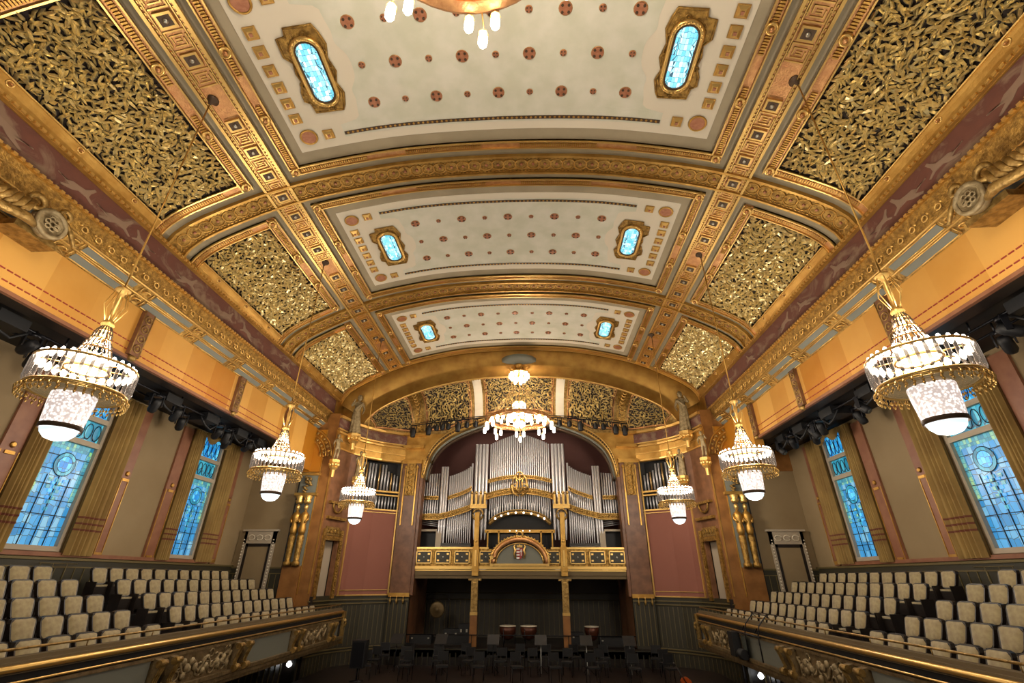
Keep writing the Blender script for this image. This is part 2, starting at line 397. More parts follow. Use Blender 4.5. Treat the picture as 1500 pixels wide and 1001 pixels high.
def ceiling_panel(i):
    yc = BAY[i]
    t = thing('ceiling_panel', 'pale ceiling panel with copper rosettes, %s' % names_bay[i], 'ceiling panel', (0, yc, 10.9))
    H = 2.62; a_o = A(5.9); a_i = A(5.63)
    m = MB(V)
    frame_seg(m, -a_o, a_o, yc-H, yc-H+.24, 40, 1); frame_seg(m, -a_o, a_o, yc+H-.24, yc+H, 40, 1)
    frame_seg(m, -a_o, -a_i, yc-H+.24, yc+H-.24, 1, 6); frame_seg(m, a_i, a_o, yc-H+.24, yc+H-.24, 1, 6)
    for s in (-1, 1):
        for yy in (-H+.12, -.8, .85, H-.12): boss(m, s*(a_o+a_i)/2, yc+yy)
    m.build('panel_frame', [goldp, goldb, gold], t)
    a_c = A(5.38); m = MB(V); m.box(-a_c, a_c, yc-2.02, yc+2.02, 0, .015, 44, 1)
    m.build('cream_border', cream, t)
    # the green-grey field with its edge waving in beside the skylights
    def amax(u):
        if u > 1.42: return 4.15
        if u > 1.3: return 3.72
        return 3.62-.26*(.5+.5*cos(min(u/1.3, 1)*pi)) + .1*math.exp(-((u-.55)/.18)**2)
    m = MB(V)
    def gf(u, v):
        y = -1.78+3.56*v; am = A(amax(abs(y))); return (-am+2*am*u, yc+y, .022)
    m.grid(gf, 44, 40, False); m.build('plaster_field', green, t)
    m = MB(V)
    for d in (-1, 1):
        m.cur = 0; m.box(-A(4.13), A(4.13), yc+d*1.67-.045, yc+d*1.67+.045, .02, .035, 40, 1)
        for k in range(66):
            a = -A(4.1)+k*2*A(4.1)/66; m.cur = 1; m.lathe((a+.06, yc+d*1.67, .03), [(.04, 0), (.025, .02)], 6)
    m.build('bead_strip', [darkbr, gold], t)
    m = MB(V)
    for s in (-1, 1):
        for q in ([(5.12, o_) for o_ in (-1.02, -.62, -.2, .21, .62, 1.04)]+[(4.53, -1.62), (4.53, 1.62)]):
            a = A(q[0])*s; y = yc+q[1]; r = .13
            m.cur = 0; m.box(a-r, a+r, y-r, y+r, .01, .05)
            m.cur = 1; m.prism([(a-r*.9, y-r*.9), (a+r*.9, y-r*.9), (a+r*.9, y+r*.9), (a-r*.9, y+r*.9)], .05, .1, top=.55)
            m.cur = 2; m.box(a-.035, a+.035, y-.035, y+.035, .1, .12)
        for dy in (-1.6, 1.6):
            a = A(5.03)*s; m.cur = 0; m.ring((a, yc+dy, .04), .2, .028, n=20, m=5); m.cur = 2; m.prism(disc_pts(a, yc+dy, .185, 20), .01, .05)
            m.cur = 1; 
    m.build('gilt_squares', [gold, goldb, copper], t)
    for r_, dy in enumerate((-.94, 0, .95)):
        for c_ in range(9):
            x = -3.14+.785*c_; big = (c_ % 2 == 0) if r_ != 1 else (c_ % 2 == 1)
            R = .135 if big else .07; a = A(x); y = yc+dy
            if px_of(*V(a, y, 0))[1] < -25: continue
            m = MB(V); m.cur = 0; m.prism(disc_pts(a, y, R, 14, ry=R*.95), .02, .05)
            m.cur = 1
            for k in range(4):
                an = pi/4+k*pi/2; m.prism(disc_pts(a+cos(an)*R*.72, y+sin(an)*R*.72, R*.24, 6), .045, .062)
            m.cur = 2; m.ring((a, y, .03), R*1.03, .012, n=14, m=4)
            m.build('rosette', [copper, darkbr, goldp], t)
def skylight(i, s):
    yc = BAY[i]+.02; xc = 4.21; ac = A(xc)*s
    t = thing('skylight', 'oval blue skylight, %s side, ceiling panel %s' % (SIDE[s], names_bay[i]), 'skylight', V(ac, yc, 0))
    T = lambda u, v, h: V(ac+u*s, yc+v, h)
    def stad(rx, L, n=10): return [(rx*cos(pi*k/n), L-rx+rx*sin(pi*k/n)) for k in range(n+1)]+[(rx*cos(pi+pi*k/n), -(L-rx)+rx*sin(pi+pi*k/n)) for k in range(n+1)]
    m = MB(T); m.prism(stad(.235, .7), .045, .06); m.build('glass_pane', sky_glass, t)
    m = MB(T); m.tube([(p[0], p[1], .07) for p in stad(.25, .72)], .025, 5, closed=True); m.build('lead_rim', darkbr, t)
    m = MB(T); m.tube([(p[0], p[1], .07) for p in stad(.315, .79)], .055, 6, closed=True)
    for k, p in enumerate(stad(.315, .79, 12)): m.lathe((p[0], p[1], .1), [(.035, 0), (.015, .04)], 5)
    m.build('oval_moulding', goldb, t)
    # cartouche outline, asymmetric top to bottom
    o = [(-.33, -1.02), (.28, -1.02), (.3, -.86), (.5, -.84), (.52, -.45), (.38, -.3), (.42, -.05), (.38, .15), (.5, .4), (.52, .62), (.4, .7), (.38, .95), (-.3, .98), (-.36, .86), (-.45, .55), (-.36, .3), (-.46, .02), (-.38, -.3), (-.47, -.6), (-.4, -.85)]
    m = MB(T); m.prism(o, .0, .04, top=1); m.tube([(p[0], p[1], .04) for p in o], .03, 4, closed=True)
    rnd = random.Random(3)
    for k in range(26):
        an = rnd.uniform(0, 2*pi); u = cos(an)*rnd.uniform(.36, .42); v = sin(an)*rnd.uniform(.75, .92)
        m.ring((u, v, .05), rnd.uniform(.03, .06), .014, n=8, m=4)
    m.build('cartouche', goldo, t)
for i in range(3):
    ceiling_panel(i)
    for s in (-1, 1): skylight(i, s)

# ---- gilded leaf panels in the coves
def leaves(T, a0, a1, y0, y1, n, rnd, L0=.14, L1=.26):
    m = MB(T); nn = int(sqrt(n)); ka = max(4, int(nn*sqrt((a1-a0)/(y1-y0)))); ky = n//ka
    for i in range(ka):
        for j in range(ky):
            a = a0+(a1-a0)*(i+.5+rnd.uniform(-.45, .45))/ka; y = y0+(y1-y0)*(j+.5+rnd.uniform(-.45, .45))/ky
            L = rnd.uniform(L0, L1); w_ = L*rnd.uniform(.17, .22); th = rnd.uniform(0, 2*pi); c, s = cos(th), sin(th)
            h0 = rnd.uniform(.02, .07); h1 = h0+rnd.uniform(.0, .13); mid = rnd.uniform(.0, .035); side = rnd.uniform(-.012, .012)
            bd = rnd.choice((-1, 1))*rnd.uniform(.0, .07)*L
            def P(u, v, h):
                v += bd*(1-4*u*u); return (a+c*u*L-s*v, y+s*u*L+c*v, h)
            def hh(u): return h0+(h1-h0)*(u+.5)+mid*(1-4*u*u)
            I = [m.av(P(-.5, 0, hh(-.5))), m.av(P(-.2, w_*.85, hh(-.2)-.032)), m.av(P(-.2, -w_*.85, hh(-.2)-.032)), m.av(P(-.15, side, hh(-.15)+.022)),
                 m.av(P(.2, w_*.7, hh(.2)-.032)), m.av(P(.2, -w_*.7, hh(.2)-.032)), m.av(P(.2, side, hh(.2)+.022)), m.av(P(.5, 0, hh(.5)))]
            for q in ((0, 1, 3), (0, 3, 2), (1, 4, 6, 3), (2, 3, 6, 5), (4, 7, 6), (5, 6, 7)): m.af([I[k] for k in q])
    return m
aL0, aL1 = A(7.2), A(8.93)
af0 = A(6.93)
leaf_mesh = {}
for s in (-1, 1):
    rnd = random.Random(11+s)
    mb = leaves(V, *( (aL0+.06, aL1-.06) if s > 0 else (-aL1+.06, -aL0-.06) ), -2.26, 2.26, 1450, rnd)
    leaf_mesh[s] = mb
    first = None
    for i, yc in enumerate(BAY):
        yl = yc+.03
        t = thing('leaf_coffer', 'coffer of gilded leaves, %s cove, %s' % (SIDE[s], names_bay[i]), 'ceiling coffer', (s*8.1, yl, 9.1))
        if first is None:
            fo = mb.build('gilded_foliage', leafm); first = fo
        else:
            fo = first.copy(); COL.objects.link(fo)
        fo.location = (0, yl, 0); fo.parent = t; fo.matrix_parent_inverse = t.matrix_basis.inverted()
        m = MB(V); m.box(min(s*aL0, s*aL1)-.05, max(s*aL0, s*aL1)+.05, yl-2.35, yl+2.35, 0, .01, 12, 1); m.build('backing', leafbk, t)
        m = MB(V); q = [s*af0, s*aL0]; q.sort()
        frame_seg(m, q[0], q[1], yl-2.6, yl+2.6, 1, 8)
        e = sorted([s*aL0, s*AMAX])
        frame_seg(m, e[0], e[1], yl-2.6, yl-2.33, 14, 1); frame_seg(m, e[0], e[1], yl+2.33, yl+2.6, 14, 1)
        q = sorted([s*aL1, s*AMAX]); m.cur = 2; m.box(q[0], q[1], yl-2.33, yl+2.33, 0, .13, 4, 1); m.cur = 1; m.box(min(s*aL1, s*(aL1+.04)), max(s*aL1, s*(aL1+.04)), yl-2.33, yl+2.33, 0, .18)
        for yy in (-2.46, -.85, .8, 2.46): boss(m, s*(af0+aL0)/2, yl+yy)
        for yy in (-1.5, 0, 1.5): boss(m, s*(aL1+.12), yl+yy, .08)
        m.build('coffer_frame', [goldp, goldb, gold], t)

# ---- side walls above the balconies: frieze, entablature, marble lintel
def side_wall(s):
    T = lambda x, y, z: (x*s, y, z)
    m = MB(T); m.box(9.02, 9.3, -5, 21.6, 7.05, 7.9, 1, 1); trim(m, purple)
    m = MB(T)   # gold mouldings above and below the frieze
    m.cur = 0; m.box(8.9, 9.35, -5, 21.6, 7.84, 7.92); m.box(8.94, 9.3, -5, 21.6, 7.92, 8.0); m.box(8.93, 9.3, -5, 21.6, 7.03, 7.1)
    for k in range(int(26.6/.14)):
        y = -5+k*.14
        if y < 1: continue
        m.cur = 1; m.box(8.86, 8.92, y, y+.09, 7.85, 7.91); m.box(8.88, 8.95, y, y+.08, 7.04, 7.09)
    trim(m, [gold, goldb])
    m = MB(T)   # gilt leafy band and sloping coffered soffit
    m.cur = 0; m.poly([(8.97, -5, 7.04), (8.97, 21, 7.04), (9.08, 21, 6.6), (9.08, -5, 6.6)])
    m.poly([(9.08, -5, 6.6), (9.08, 21, 6.6), (9.5, 21, 6.24), (9.5, -5, 6.24)]); m.poly([(9.5, -5, 7.05), (9.5, 21, 7.05), (8.97, 21, 7.04), (8.97, -5, 7.04)])
    rnd = random.Random(5); y = 7.3
    while y < 20.6:     # rosettes and scrolls on the leafy band
        for q in (0, 1):
            m.cur = 1; m.ring((9.03-.02*q, y+q*.17, 6.93-.17*q), .07, .018, axis=0, n=8, m=4)
        m.lathe((9.05, y+.08, 6.82), [(.04, 0), (.02, -.05)], 6, axis=0); y += .36
    # two rows of grey coffers on the slope between x 9.12 and 9.46
    def SL(u, y, h): return (9.08+.42*u-.65*h, y, 6.6-.36*u-.76*h)
    y = 7.6
    for u0, u1 in ((.1, .42), (.58, .92)):
        y = 1.2
        while y < 20.3:
            m.cur = 2; m.poly([SL(u0, y+.28, .012), SL(u0, y+1.75, .012), SL(u1, y+1.75, .012), SL(u1, y+.28, .012)])
            m.cur = 1
            for uu in (u0, u1):
                m.tube([SL(uu, y+.26, .02), SL(uu, y+1.77, .02)], .016, 4)
            for k in (0,):
                c_ = SL((u0+u1)/2, y+.02, .02); m.ring(c_, .09, .02, axis=2, n=8, m=4)
                m.tube([SL(u0, y+.2, .02), SL(u1, y+.2, .02)], .014, 4); m.tube([SL(u0, y-.16, .02), SL(u1, y-.16, .02)], .014, 4)
            y += 2.1
    m.cur = 1; m.tube([SL(.5, -5, .02), SL(.5, 21, .02)], .025, 4); m.tube([SL(0, -5, .02), SL(0, 21, .02)], .03, 4)
    trim(m, [goldo, goldb, greyp])
    m = MB(T); m.cur = 0; m.box(9.5, 9.9, -5, 18.3, 4.95, 6.26)
    m.cur = 1; m.box(9.46, 9.56, -5, 18.32, 4.89, 4.97); m.cur = 3; m.box(9.56, 9.95, -5, 18.3, 4.9, 4.96)
    m.cur = 2
    for z in (5.12, 5.33):
        k = -1.0
        while k < 18.1: m.box(9.485, 9.51, k, k+.11, z-.012, z+.012); k += .15
    struct(m.build('wall_%s_lintel' % SIDE[s], [orange, pinkm, redm, dwood]))
    for k, yp in enumerate((1.6, 5.9, 10.2, 14.64, 18.12)):
        if yp < 5: continue
        m = MB(T); m.cur = 0; m.box(9.4, 9.52, yp-.17, yp+.17, 5.0, 6.25)
        m.cur = 1
        for q in range(4): m.ring((9.39, yp, 5.2+q*.28), .1, .018, axis=0, n=10, m=4); m.lathe((9.4, yp, 5.2+q*.28), [(.04, 0), (.02, -.03)], 6, axis=0)
        m.tube([(9.4, yp-.15, 5.0), (9.4, yp-.15, 6.25)], .015, 4); m.tube([(9.4, yp+.15, 5.0), (9.4, yp+.15, 6.25)], .015, 4)
        m.lathe((9.44, yp, 4.86), [(.05, 0), (.1, .05), (.1, .12)], 8)
        trim(m, [marble, golda])
    # window wall and the gallery's dark ceiling
    m = MB(T)
    segs = [(-5, 4.7), (7.1, 11.45), (12.98, 17.0), (18.4, 21.1)]
    for a, b in segs: m.box(12.0, 12.3, a, b, -1, 5.05)
    for a, b in ((11.45, 12.98), (17.0, 18.4)): m.box(12.0, 12.3, a, b, -1, .58); m.box(12.0, 12.3, a, b, 4.98, 5.05)
    struct(m.build('wall_%s' % SIDE[s], tan))
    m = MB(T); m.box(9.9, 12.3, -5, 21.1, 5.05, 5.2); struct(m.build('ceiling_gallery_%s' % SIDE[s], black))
    m = MB(T); m.box(9.55, 12.3, 21.0, 21.3, -1.8, 5.05); struct(m.build('wall_end_%s' % SIDE[s], tan))
    # dado along window wall and end wall
    m = MB(T); m.cur = 0; m.box(11.93, 12.02, -5, 21.0, -.7, .42); m.box(9.6, 12.0, 20.93, 21.02, -1.4, .36)
    m.cur = 1; m.box(11.9, 12.02, -5, 21.0, .38, .44); m.box(11.91, 12.02, -5, 21, .2, .235); m.box(9.6, 12.0, 20.9, 21.0, .32, .38); m.box(9.6, 12.0, 20.9, 21.0, .12, .15)
    y = 1.0
    while y < 20.9: m.box(11.91, 11.94, y, y+.02, -.6, .2); m.cur = 1; y += .3
    x = 9.7
    while x < 11.9: m.box(x, x+.02, 20.9, 20.94, -1.2, .12); x += .26
    struct(m.build('baseboard_%s' % SIDE[s], [dado, dadol]))
    m = MB(T); m.box(11.9, 12.01, -5, 19.2, .46, .56); trim(m, pinkm)
    # upper wall strips: narrow pink and gold pilasters between curtains and wall
    for k, (yp, hw) in enumerate(((10.6, .25), (14.15, .16), (16.15, .24), (19.55, .15))):
        m = MB(T); m.cur = 0; m.box(11.93, 12.0, yp-hw, yp+hw, .46, 4.9)
        m.cur = 1
        for d in (.03-hw, hw-.03): m.box(11.91, 11.94, yp+d-.012, yp+d+.012, .5, 2.7)
        m.box(11.91, 11.94, yp-.13, yp+.13, .5, .62)
        m.lathe((11.92, yp, 2.85), [(.08, 0), (.05, -.04)], 8, axis=0); m.box(11.9, 11.95, yp-.12, yp+.12, 2.62, 2.7)
        trim(m, [pinkm, gold])
    # windows
    for wi, (y0, y1) in enumerate(((11.45, 12.98), (17.0, 18.4))):
        nwin = (1 if s < 0 else 3)+wi
        W = struct(bpy.data.objects.new('window_%d' % nwin, None)); COL.objects.link(W); W.location = T(12.05, (y0+y1)/2, .6)
        m = MB(T)
        m.box(11.98, 12.12, y0, y0+.09, .58, 5.0); m.box(11.98, 12.12, y1-.09, y1, .58, 5.0)
        for z0, z1 in ((.58, .7), (3.3, 3.44), (4.0, 4.14), (4.9, 5.0)): m.box(11.97, 12.12, y0, y1, z0, z1)
        m.build('window_frame', wframe, W)
        def pane(ya, yb, z0, z1, mt, x=12.1): 
            mm = MB(T); mm.box(x-.01, x+.01, ya, yb, z0, z1); return mm.build('pane', mt, W)
        ya, yb = y0+.09, y1-.09; ym = (ya+yb)/2; h = yb-ya
        pane(ya, yb, .7, 3.3, win_glass); pane(ya, yb, 4.14, 4.9, win_blue)
        pane(ya, yb, 3.44, 4.0, win_tall)
        m = MB(T)  # lead grid and ornament of the large pane, medallion near its top
        m.cur = 0
        for k in range(1, 7): z = .7+k*.37; m.box(12.07, 12.09, ya, yb, z-.008, z+.008)
        for k in (.25, .5, .75): m.box(12.07, 12.09, ya+h*k-.008, ya+h*k+.008, .7, 2.4)
        m.cur = 1; m.box(12.075, 12.09, ya, ya+.13, 1.8, 3.3); m.box(12.075, 12.09, yb-.13, yb, 1.8, 3.3); m.box(12.075, 12.09, ya, yb, 3.1, 3.3)
        for k in range(9):   # checker of the pendant
            for q in range(5):
                if (k+q) % 2 == 0 and abs(q-2) <= 3-k*.35: m.cur = (1, 2, 3)[(k*3+q) % 3]; m.box(12.07, 12.088, ym+(q-2.5)*.1, ym+(q-1.5)*.1, 2.25-k*.09, 2.34-k*.09)
        m.cur = 3; m.prism_x = None
        m.lathe((12.085, ym, 2.72), [(.3, 0), (.3, -.02)], 20, axis=0); m.cur = 2; m.lathe((12.075, ym, 2.72), [(.2, 0), (.2, -.012)], 20, axis=0)
        m.cur = 0; m.ring((12.07, ym, 2.72), .21, .012, axis=0, n=20, m=4); m.ring((12.07, ym, 2.72), .31, .012, axis=0, n=20, m=4)
        m.build('leaded_ornament', [blackm, win_green, win_blue, win_tall], W)
        m = MB(T)
        for k in range(5):
            yy = ya+h*(k+.5)/5; m.ring((12.07, yy, 3.72), h*.085, .014, axis=0, n=16, m=4, ry=.22)
            m.ring((12.07, yy, 4.5), h*.085, .014, axis=0, n=16, m=4, ry=.3)
        m.build('oval_leads', blackm, W)
        # curtains: pleated drapes each side and a swag on top, each its own thing
        for d, (c0, c1) in enumerate(((y0-.6, y0-.02), (y1+.02, y1+.95))):
            where = ('nearer' if d == 0 else 'farther'); wn = ('nearer' if wi == 0 else 'farther')
            t = thing('curtain', 'long ochre curtain, %s edge of the %s window, %s wall' % (where, wn, SIDE[s]), 'curtain', T(11.85, (c0+c1)/2, .5))
            m = MB(T); npl = 40
            def cf(u, v):
                return (11.86+.07*sin(u*34)+.025*sin(u*75), c0+(c1-c0)*u, .5+4.45*v)
            m.grid(cf, npl, 4); m.grid(lambda u, v: (cf(u, v)[0]+.03, cf(u, v)[1], cf(u, v)[2]), npl, 4); m.build('drape', curt, t)
            m = MB(T)
            for z in (1.12, 1.28, 1.44): m.grid(lambda u, v: (cf(u, 0)[0]-.012, c0+(c1-c0)*u, z+.05*v), npl, 1)
            m.build('woven_band', curtr, t)
        t = None
        m = MB(T)
        def sw(u, v):
            sag = .28*sin(pi*((u*2) % 1.0001))
            return (11.8-.1*sin(pi*v)+.02*sin(v*30), y0-.15+(y1-y0+.3)*u, 4.98-v*(.12+sag))
        m.grid(sw, 32, 10); tag(m.build('swag_valance', curt), 'draped ochre swag over the %s window, %s wall' % (('nearer', 'farther')[wi], SIDE[s]), 'valance')
    # door in the end wall
    nd = 1 if s < 0 else 2
    D = struct(bpy.data.objects.new('door_%d' % nd, None)); COL.objects.link(D); D.location = T(10.97, 20.9, -1.2)
    m = MB(T); m.box(10.52, 11.42, 20.86, 20.92, -1.5, 1.15); m.build('door_leaf', tan, D)
    m = MB(T); m.box(10.42, 10.53, 20.84, 20.95, -1.5, 1.27); m.box(11.41, 11.52, 20.84, 20.95, -1.5, 1.27); m.box(10.42, 11.52, 20.84, 20.95, 1.15, 1.27); m.build('door_jamb', dwood, D)
    m = MB(T); m.cur = 0; m.box(10.3, 10.42, 20.82, 20.95, -1.5, 1.75); m.box(11.52, 11.64, 20.82, 20.95, -1.5, 1.75); m.box(10.3, 11.64, 20.82, 20.95, 1.27, 1.75)
    m.box(10.2, 11.74, 20.78, 20.95, 1.75, 1.83)
    m.cur = 1
    for k in range(22):
        for xx in (10.33, 11.61): m.lathe((xx, 20.81, -1.0+k*.115), [(.035, 0), (.02, -.03)], 6, axis=1)
    for k in range(3): m.ring((10.62+.35*k, 20.81, 1.5), .14, .02, axis=1, n=12, m=4, ry=.1)
    m.build('door_surround', [wframe, cream], D)
    # pier at the end of the gallery: marble, herms, archivolt
    m = MB(T); m.cur = 0; m.box(8.95, 9.72, 20.8, 21.4, -2.3, .42); m.box(8.42, 8.95, 20.9, 21.5, -2.3, 7.0)
    m.box(8.95, 12.0, 20.95, 21.05, 4.2, 7.0)
    m.cur = 1; m.box(9.4, 9.75, 18.3, 20.9, 4.3, 6.26)
    m.cur = 2; m.box(8.8, 9.8, 20.7, 21.0, 3.2, 3.32); m.box(8.85, 9.75, 20.75, 21.0, 4.08, 4.2)
    m.box(8.43, 8.47, 20.86, 20.92, -.6, 6.2); m.box(8.9, 8.94, 20.86, 20.92, -.6, 6.2)
    m.cur = 3; m.box(8.95, 9.72, 20.86, 21.0, .42, 3.2); m.box(8.95, 9.72, 20.86, 21.0, 3.3, 4.1)
    struct(m.build('wall_pier_%s' % SIDE[s], [omarble, orange, gold, greyp]))
    m = MB(T)   # concentric archivolt rings with mosaic blocks
    for q, R in enumerate((.95, 1.2, 1.45)):
        m.cur = 0; m.ring((9.95, 20.78, 4.85), R, .035, axis=1, n=20, m=5, a0=0.02*pi, a1=pi*.98)
        if q < 2:
            for k in range(19):
                an = pi*.03+k*pi*.94/18; rr = R+.12
                m.cur = 1 if (k+q) % 2 else 0; m.lathe((9.95+cos(an)*rr, 20.8, 4.85+sin(an)*rr), [(.085, 0), (.05, -.04)], 4, axis=1, smooth=False)
    m.cur = 2; m.prism([(9.85+cos(pi*k/16)*.7, 20.84) for k in range(17)]+[], 4.3, 4.32) if False else None
    trim(m, [gold, golda, orange])
    m = MB(T); m.box(8.95, 10.8, 20.86, 20.96, 4.25, 6.2); trim(m, orange)
side_wall(-1); side_wall(1)
# ---- main floor, walls under the balconies, rear part left open to the rest of the hall
m = MB(); m.box(-9, 9, -5, 23.5, -4.3, -4.1); struct(m.build('floor', floorm))
m = MB(); m.box(-8.6, 8.6, 14, 24.3, -4.1, -3.6); m.box(-7.9, 7.9, 19.4, 24.3, -3.6, -3.3); struct(m.build('floor_stage', floorm))
for s in (-1, 1):
    T = lambda x, y, z: (x*s, y, z)
    m = MB(T); m.cur = 0; m.box(9, 9.3, -5, 21.2, -4.3, -2.0)
    y = 2
    m.cur = 1
    while y < 21: m.box(8.97, 9.0, y, y+.03, -4.0, -2.5); y += .4
    m.cur = 0; m.box(8.3, 9.3, 21.0, 21.1, -4.3, -.7); struct(m.build('wall_lower_%s' % SIDE[s], [dwood, dadol]))
# ================================================================== PROSCENIUM ARCH, APSE, ORGAN
def interp(P, x):
    for a, b in zip(P, P[1:]):
        if x <= b[0]: t = (x-a[0])/max(b[0]-a[0], 1e-9); return a[1]+(b[1]-a[1])*max(t, 0)
    return P[-1][1]
ARCH = [(0, 9.62), (2, 9.55), (3.98, 9.22), (5.6, 8.72), (7.14, 8.0), (7.8, 7.4), (8.06, 6.9)]
OPN = [(0, 7.86), (1.2, 7.75), (2.25, 7.42), (3.3, 7.02), (4.06, 6.57), (4.6, 6.0), (4.85, 5.4), (4.98, 4.6)]
SA = smooth_prof(ARCH, 2); SO = smooth_prof(OPN, 2)
def cum(P):
    L = [0]
    for a, b in zip(P, P[1:]): L.append(L[-1]+math.hypot(b[0]-a[0], b[1]-a[1]))
    return L
CA = cum(SA)
def arcpt(P, C, t):
    d = t*C[-1]; k = 0
    while k < len(C)-2 and C[k+1] < d: k += 1
    u = (d-C[k])/max(C[k+1]-C[k], 1e-9); return (P[k][0]+(P[k+1][0]-P[k][0])*u, P[k][1]+(P[k+1][1]-P[k][1])*u)
# gold soffit of the great arch: from vault edge at y 22.0 to inner arch edge at y 22.8
def soff(u, v):
    s = -1 if u < .5 else 1; t = abs(u-.5)*2
    x1, z1 = arcpt(SA, CA, t); a = AMAX*t; x0, z0, _, _ = vprof(a)
    if v < .12: return (s*x0, 22.0+.02, z0-.35*v/.12*.5)
    k = (v-.12)/.88
    return (s*(x0*.0+x1), 22.05+.75*k, z1+.75*(1-k)**1.5*.55)
m = MB(); m.grid(soff, 64, 8); trim(m, soffg)
def arch_line(mb, off, y, r, dz=0, n=60, P=SA, C=CA):
    pts = []
    for i in range(n+1):
        u = i/n*2-1; x, z = arcpt(P, C, abs(u)); pts.append(((-1 if u < 0 else 1)*(x+off*.3), y, z+off+dz))
    mb.tube(pts, r, 5)
    return pts
m = MB(); m.cur = 0
arch_line(m, 0, 22.8, .06); arch_line(m, .12, 22.72, .04)
for i in range(120):
    u = (i+.5)/60-1; x, z = arcpt(SA, CA, abs(u)); s = -1 if u < 0 else 1
    m.cur = 1; m.lathe((s*x, 22.83, z+.02), [(.09, 0), (.04, .05)], 6, axis=1)
trim(m, [goldb, gold])
m = MB(V); m.cur = 0; m.box(-AMAX, AMAX, 21.92, 22.25, 0, .1, 50, 1); m.cur = 1; m.box(-AMAX, AMAX, 21.9, 21.96, 0, .16, 50, 1); m.box(-AMAX, AMAX, 22.2, 22.26, 0, .16, 50, 1)
k = int(2*AMAX/.3)
for i in range(k):
    a = -AMAX+(i+.5)*2*AMAX/k; m.cur = 1; m.ring((a, 22.08, .1), .1, .02, n=8, m=4)
trim(m, [goldo, goldb])
# round downlights in the soffit
for x, z in ((-4.56, 9.42), (-2.87, 9.8), (2.86, 9.8), (4.59, 9.42)):
    m = MB(); m.lathe((x, 22.38, z-.02), [(.11, 0), (.11, -.05), (.08, -.06)], 12)
    tag(m.build('recessed_downlight', darkbr), 'dark round downlight in the gold arch soffit, %s' % {-4.56: 'outer left', -2.87: 'inner left', 2.86: 'inner right', 4.59: 'outer right'}[x], 'downlight')

def yb(x): x = abs(x); return 24.3 if x < 6.0 else 24.3-(x-6.0)*.86
def zb(x):
    x = abs(x); return max(6.92, interp(OPN, x)+.28 if x < 4.9 else 0)
def AP(u, v, h=0):      # u -1..1 across, v 0 front .. 1 back
    s = -1 if u < 0 else 1; t = abs(u); x0, z0 = arcpt(SA, CA, t); xb = x0*.955 if x0 > 6 else x0*.97
    y = 22.8+(yb(xb)-22.8)*sin(v*pi/2); z = zb(xb)+(z0-zb(xb))*cos(v*pi/2)**.8 if v < 1 else zb(xb)
    x = x0+(xb-x0)*v
    n = Vector((-s*.25*t*2, -.75, -.55)).normalized()
    return (s*x+n.x*h, y+n.y*h, z+n.z*h)
m = MB(); m.grid(lambda u, v: AP(u*2-1, v, 0), 60, 12); struct(m.build('wall_apse_vault', golda))
def ux(x):     # find u for a wanted |x| at the front
    lo, hi = 0, 1
    for _ in range(30):
        md = (lo+hi)/2
        if arcpt(SA, CA, md)[0] < abs(x): lo = md
        else: hi = md
    return lo*(1 if x > 0 else -1)
secs = [(-7.75, -6.0, 0), (-5.15, -2.75, 1), (-1.85, 1.85, 2), (2.75, 5.15, 3), (6.0, 7.75, 4)]
pn = ['far left', 'left of centre', 'central', 'right of centre', 'far right']
for x0, x1, k in secs:
    u0, u1 = ux(x0), ux(x1)
    t = thing('apse_leaf_panel', 'gilded leaf panel over the organ arch, %s of the five' % pn[k], 'ceiling coffer', AP((u0+u1)/2, .5))
    T = lambda a, b, h: AP(a/10, b/2.4, h)
    m = leaves(T, u0*10, u1*10, .12, 2.2, int(170*(x1-x0)), random.Random(40+k), .16, .3)
    m.build('gilded_foliage', leafm, t)
    m = MB(lambda a, b, h: AP(a, b, h)); m.box(u0, u1, .02, .97, 0.005, .012, 8, 8); m.build('backing', leafbk, t)
    m = MB()
    for uu in (u0, u1):
        for d in (-1, 1): m.tube([AP(uu+d*.005, v/8, .03) for v in range(9)], .03, 5)
    m.tube([AP(u0+(u1-u0)*q/8, .95, .03) for q in range(9)], .06, 5); m.tube([AP(u0+(u1-u0)*q/8, .03, .03) for q in range(9)], .05, 5)
    m.build('gilt_frame', goldp, t)
for s in (-1, 1):
    m = MB(lambda a, b, h: AP(a, b, h)); m.cur = 0
    a, b = sorted((ux(5.35)*s, ux(5.85)*s)); m.box(a, b, .03, .97, 0, .05, 2, 8)
    m.cur = 1
    m.T = None
    for q in range(9): m.ring(AP((a+b)/2, .08+q*.1, .05), .1, .03, axis=1, n=8, m=4)
    m.T = lambda a, b, h: AP(a, b, h)
    a, b = sorted((ux(2.05)*s, ux(2.5)*s)); m.cur = 2; m.box(a, b, .03, .97, 0, .02, 2, 8)
    trim(m, [goldo, goldb, cream])

# ---- organ wall: flat gold wall with the big arched opening (y 24.3)
m = MB(); N_ = 40
CO = cum(SO)
for s in (-1, 1):
    P = [arcpt(SO, CO, i/N_) for i in range(N_+1)]
    m.cur = 0
    for a, b in zip(P, P[1:]):
        m.poly([(s*a[0], 24.3, a[1]), (s*b[0], 24.3, b[1]), (s*b[0], 24.3, max(zb(b[0]), 6.92)), (s*a[0], 24.3, max(zb(a[0]), 6.92))])
        m.poly([(s*a[0], 24.3, a[1]), (s*b[0], 24.3, b[1]), (s*b[0], 25.2, b[1]), (s*a[0], 25.2, a[1])])
    m.box(min(s*4.98, s*6.1), max(s*4.98, s*6.1), 24.3, 25.2, 4.6, 6.92)
    for (z0, z1, c_) in ((-4, 4.6, 1),):
        m.cur = c_; m.box(min(s*5.12, s*6.1), max(s*5.12, s*6.1), 24.32, 28, z0, z1)
struct(m.build('wall_organ_front', [gold, marble]))
m = MB(); m.cur = 0
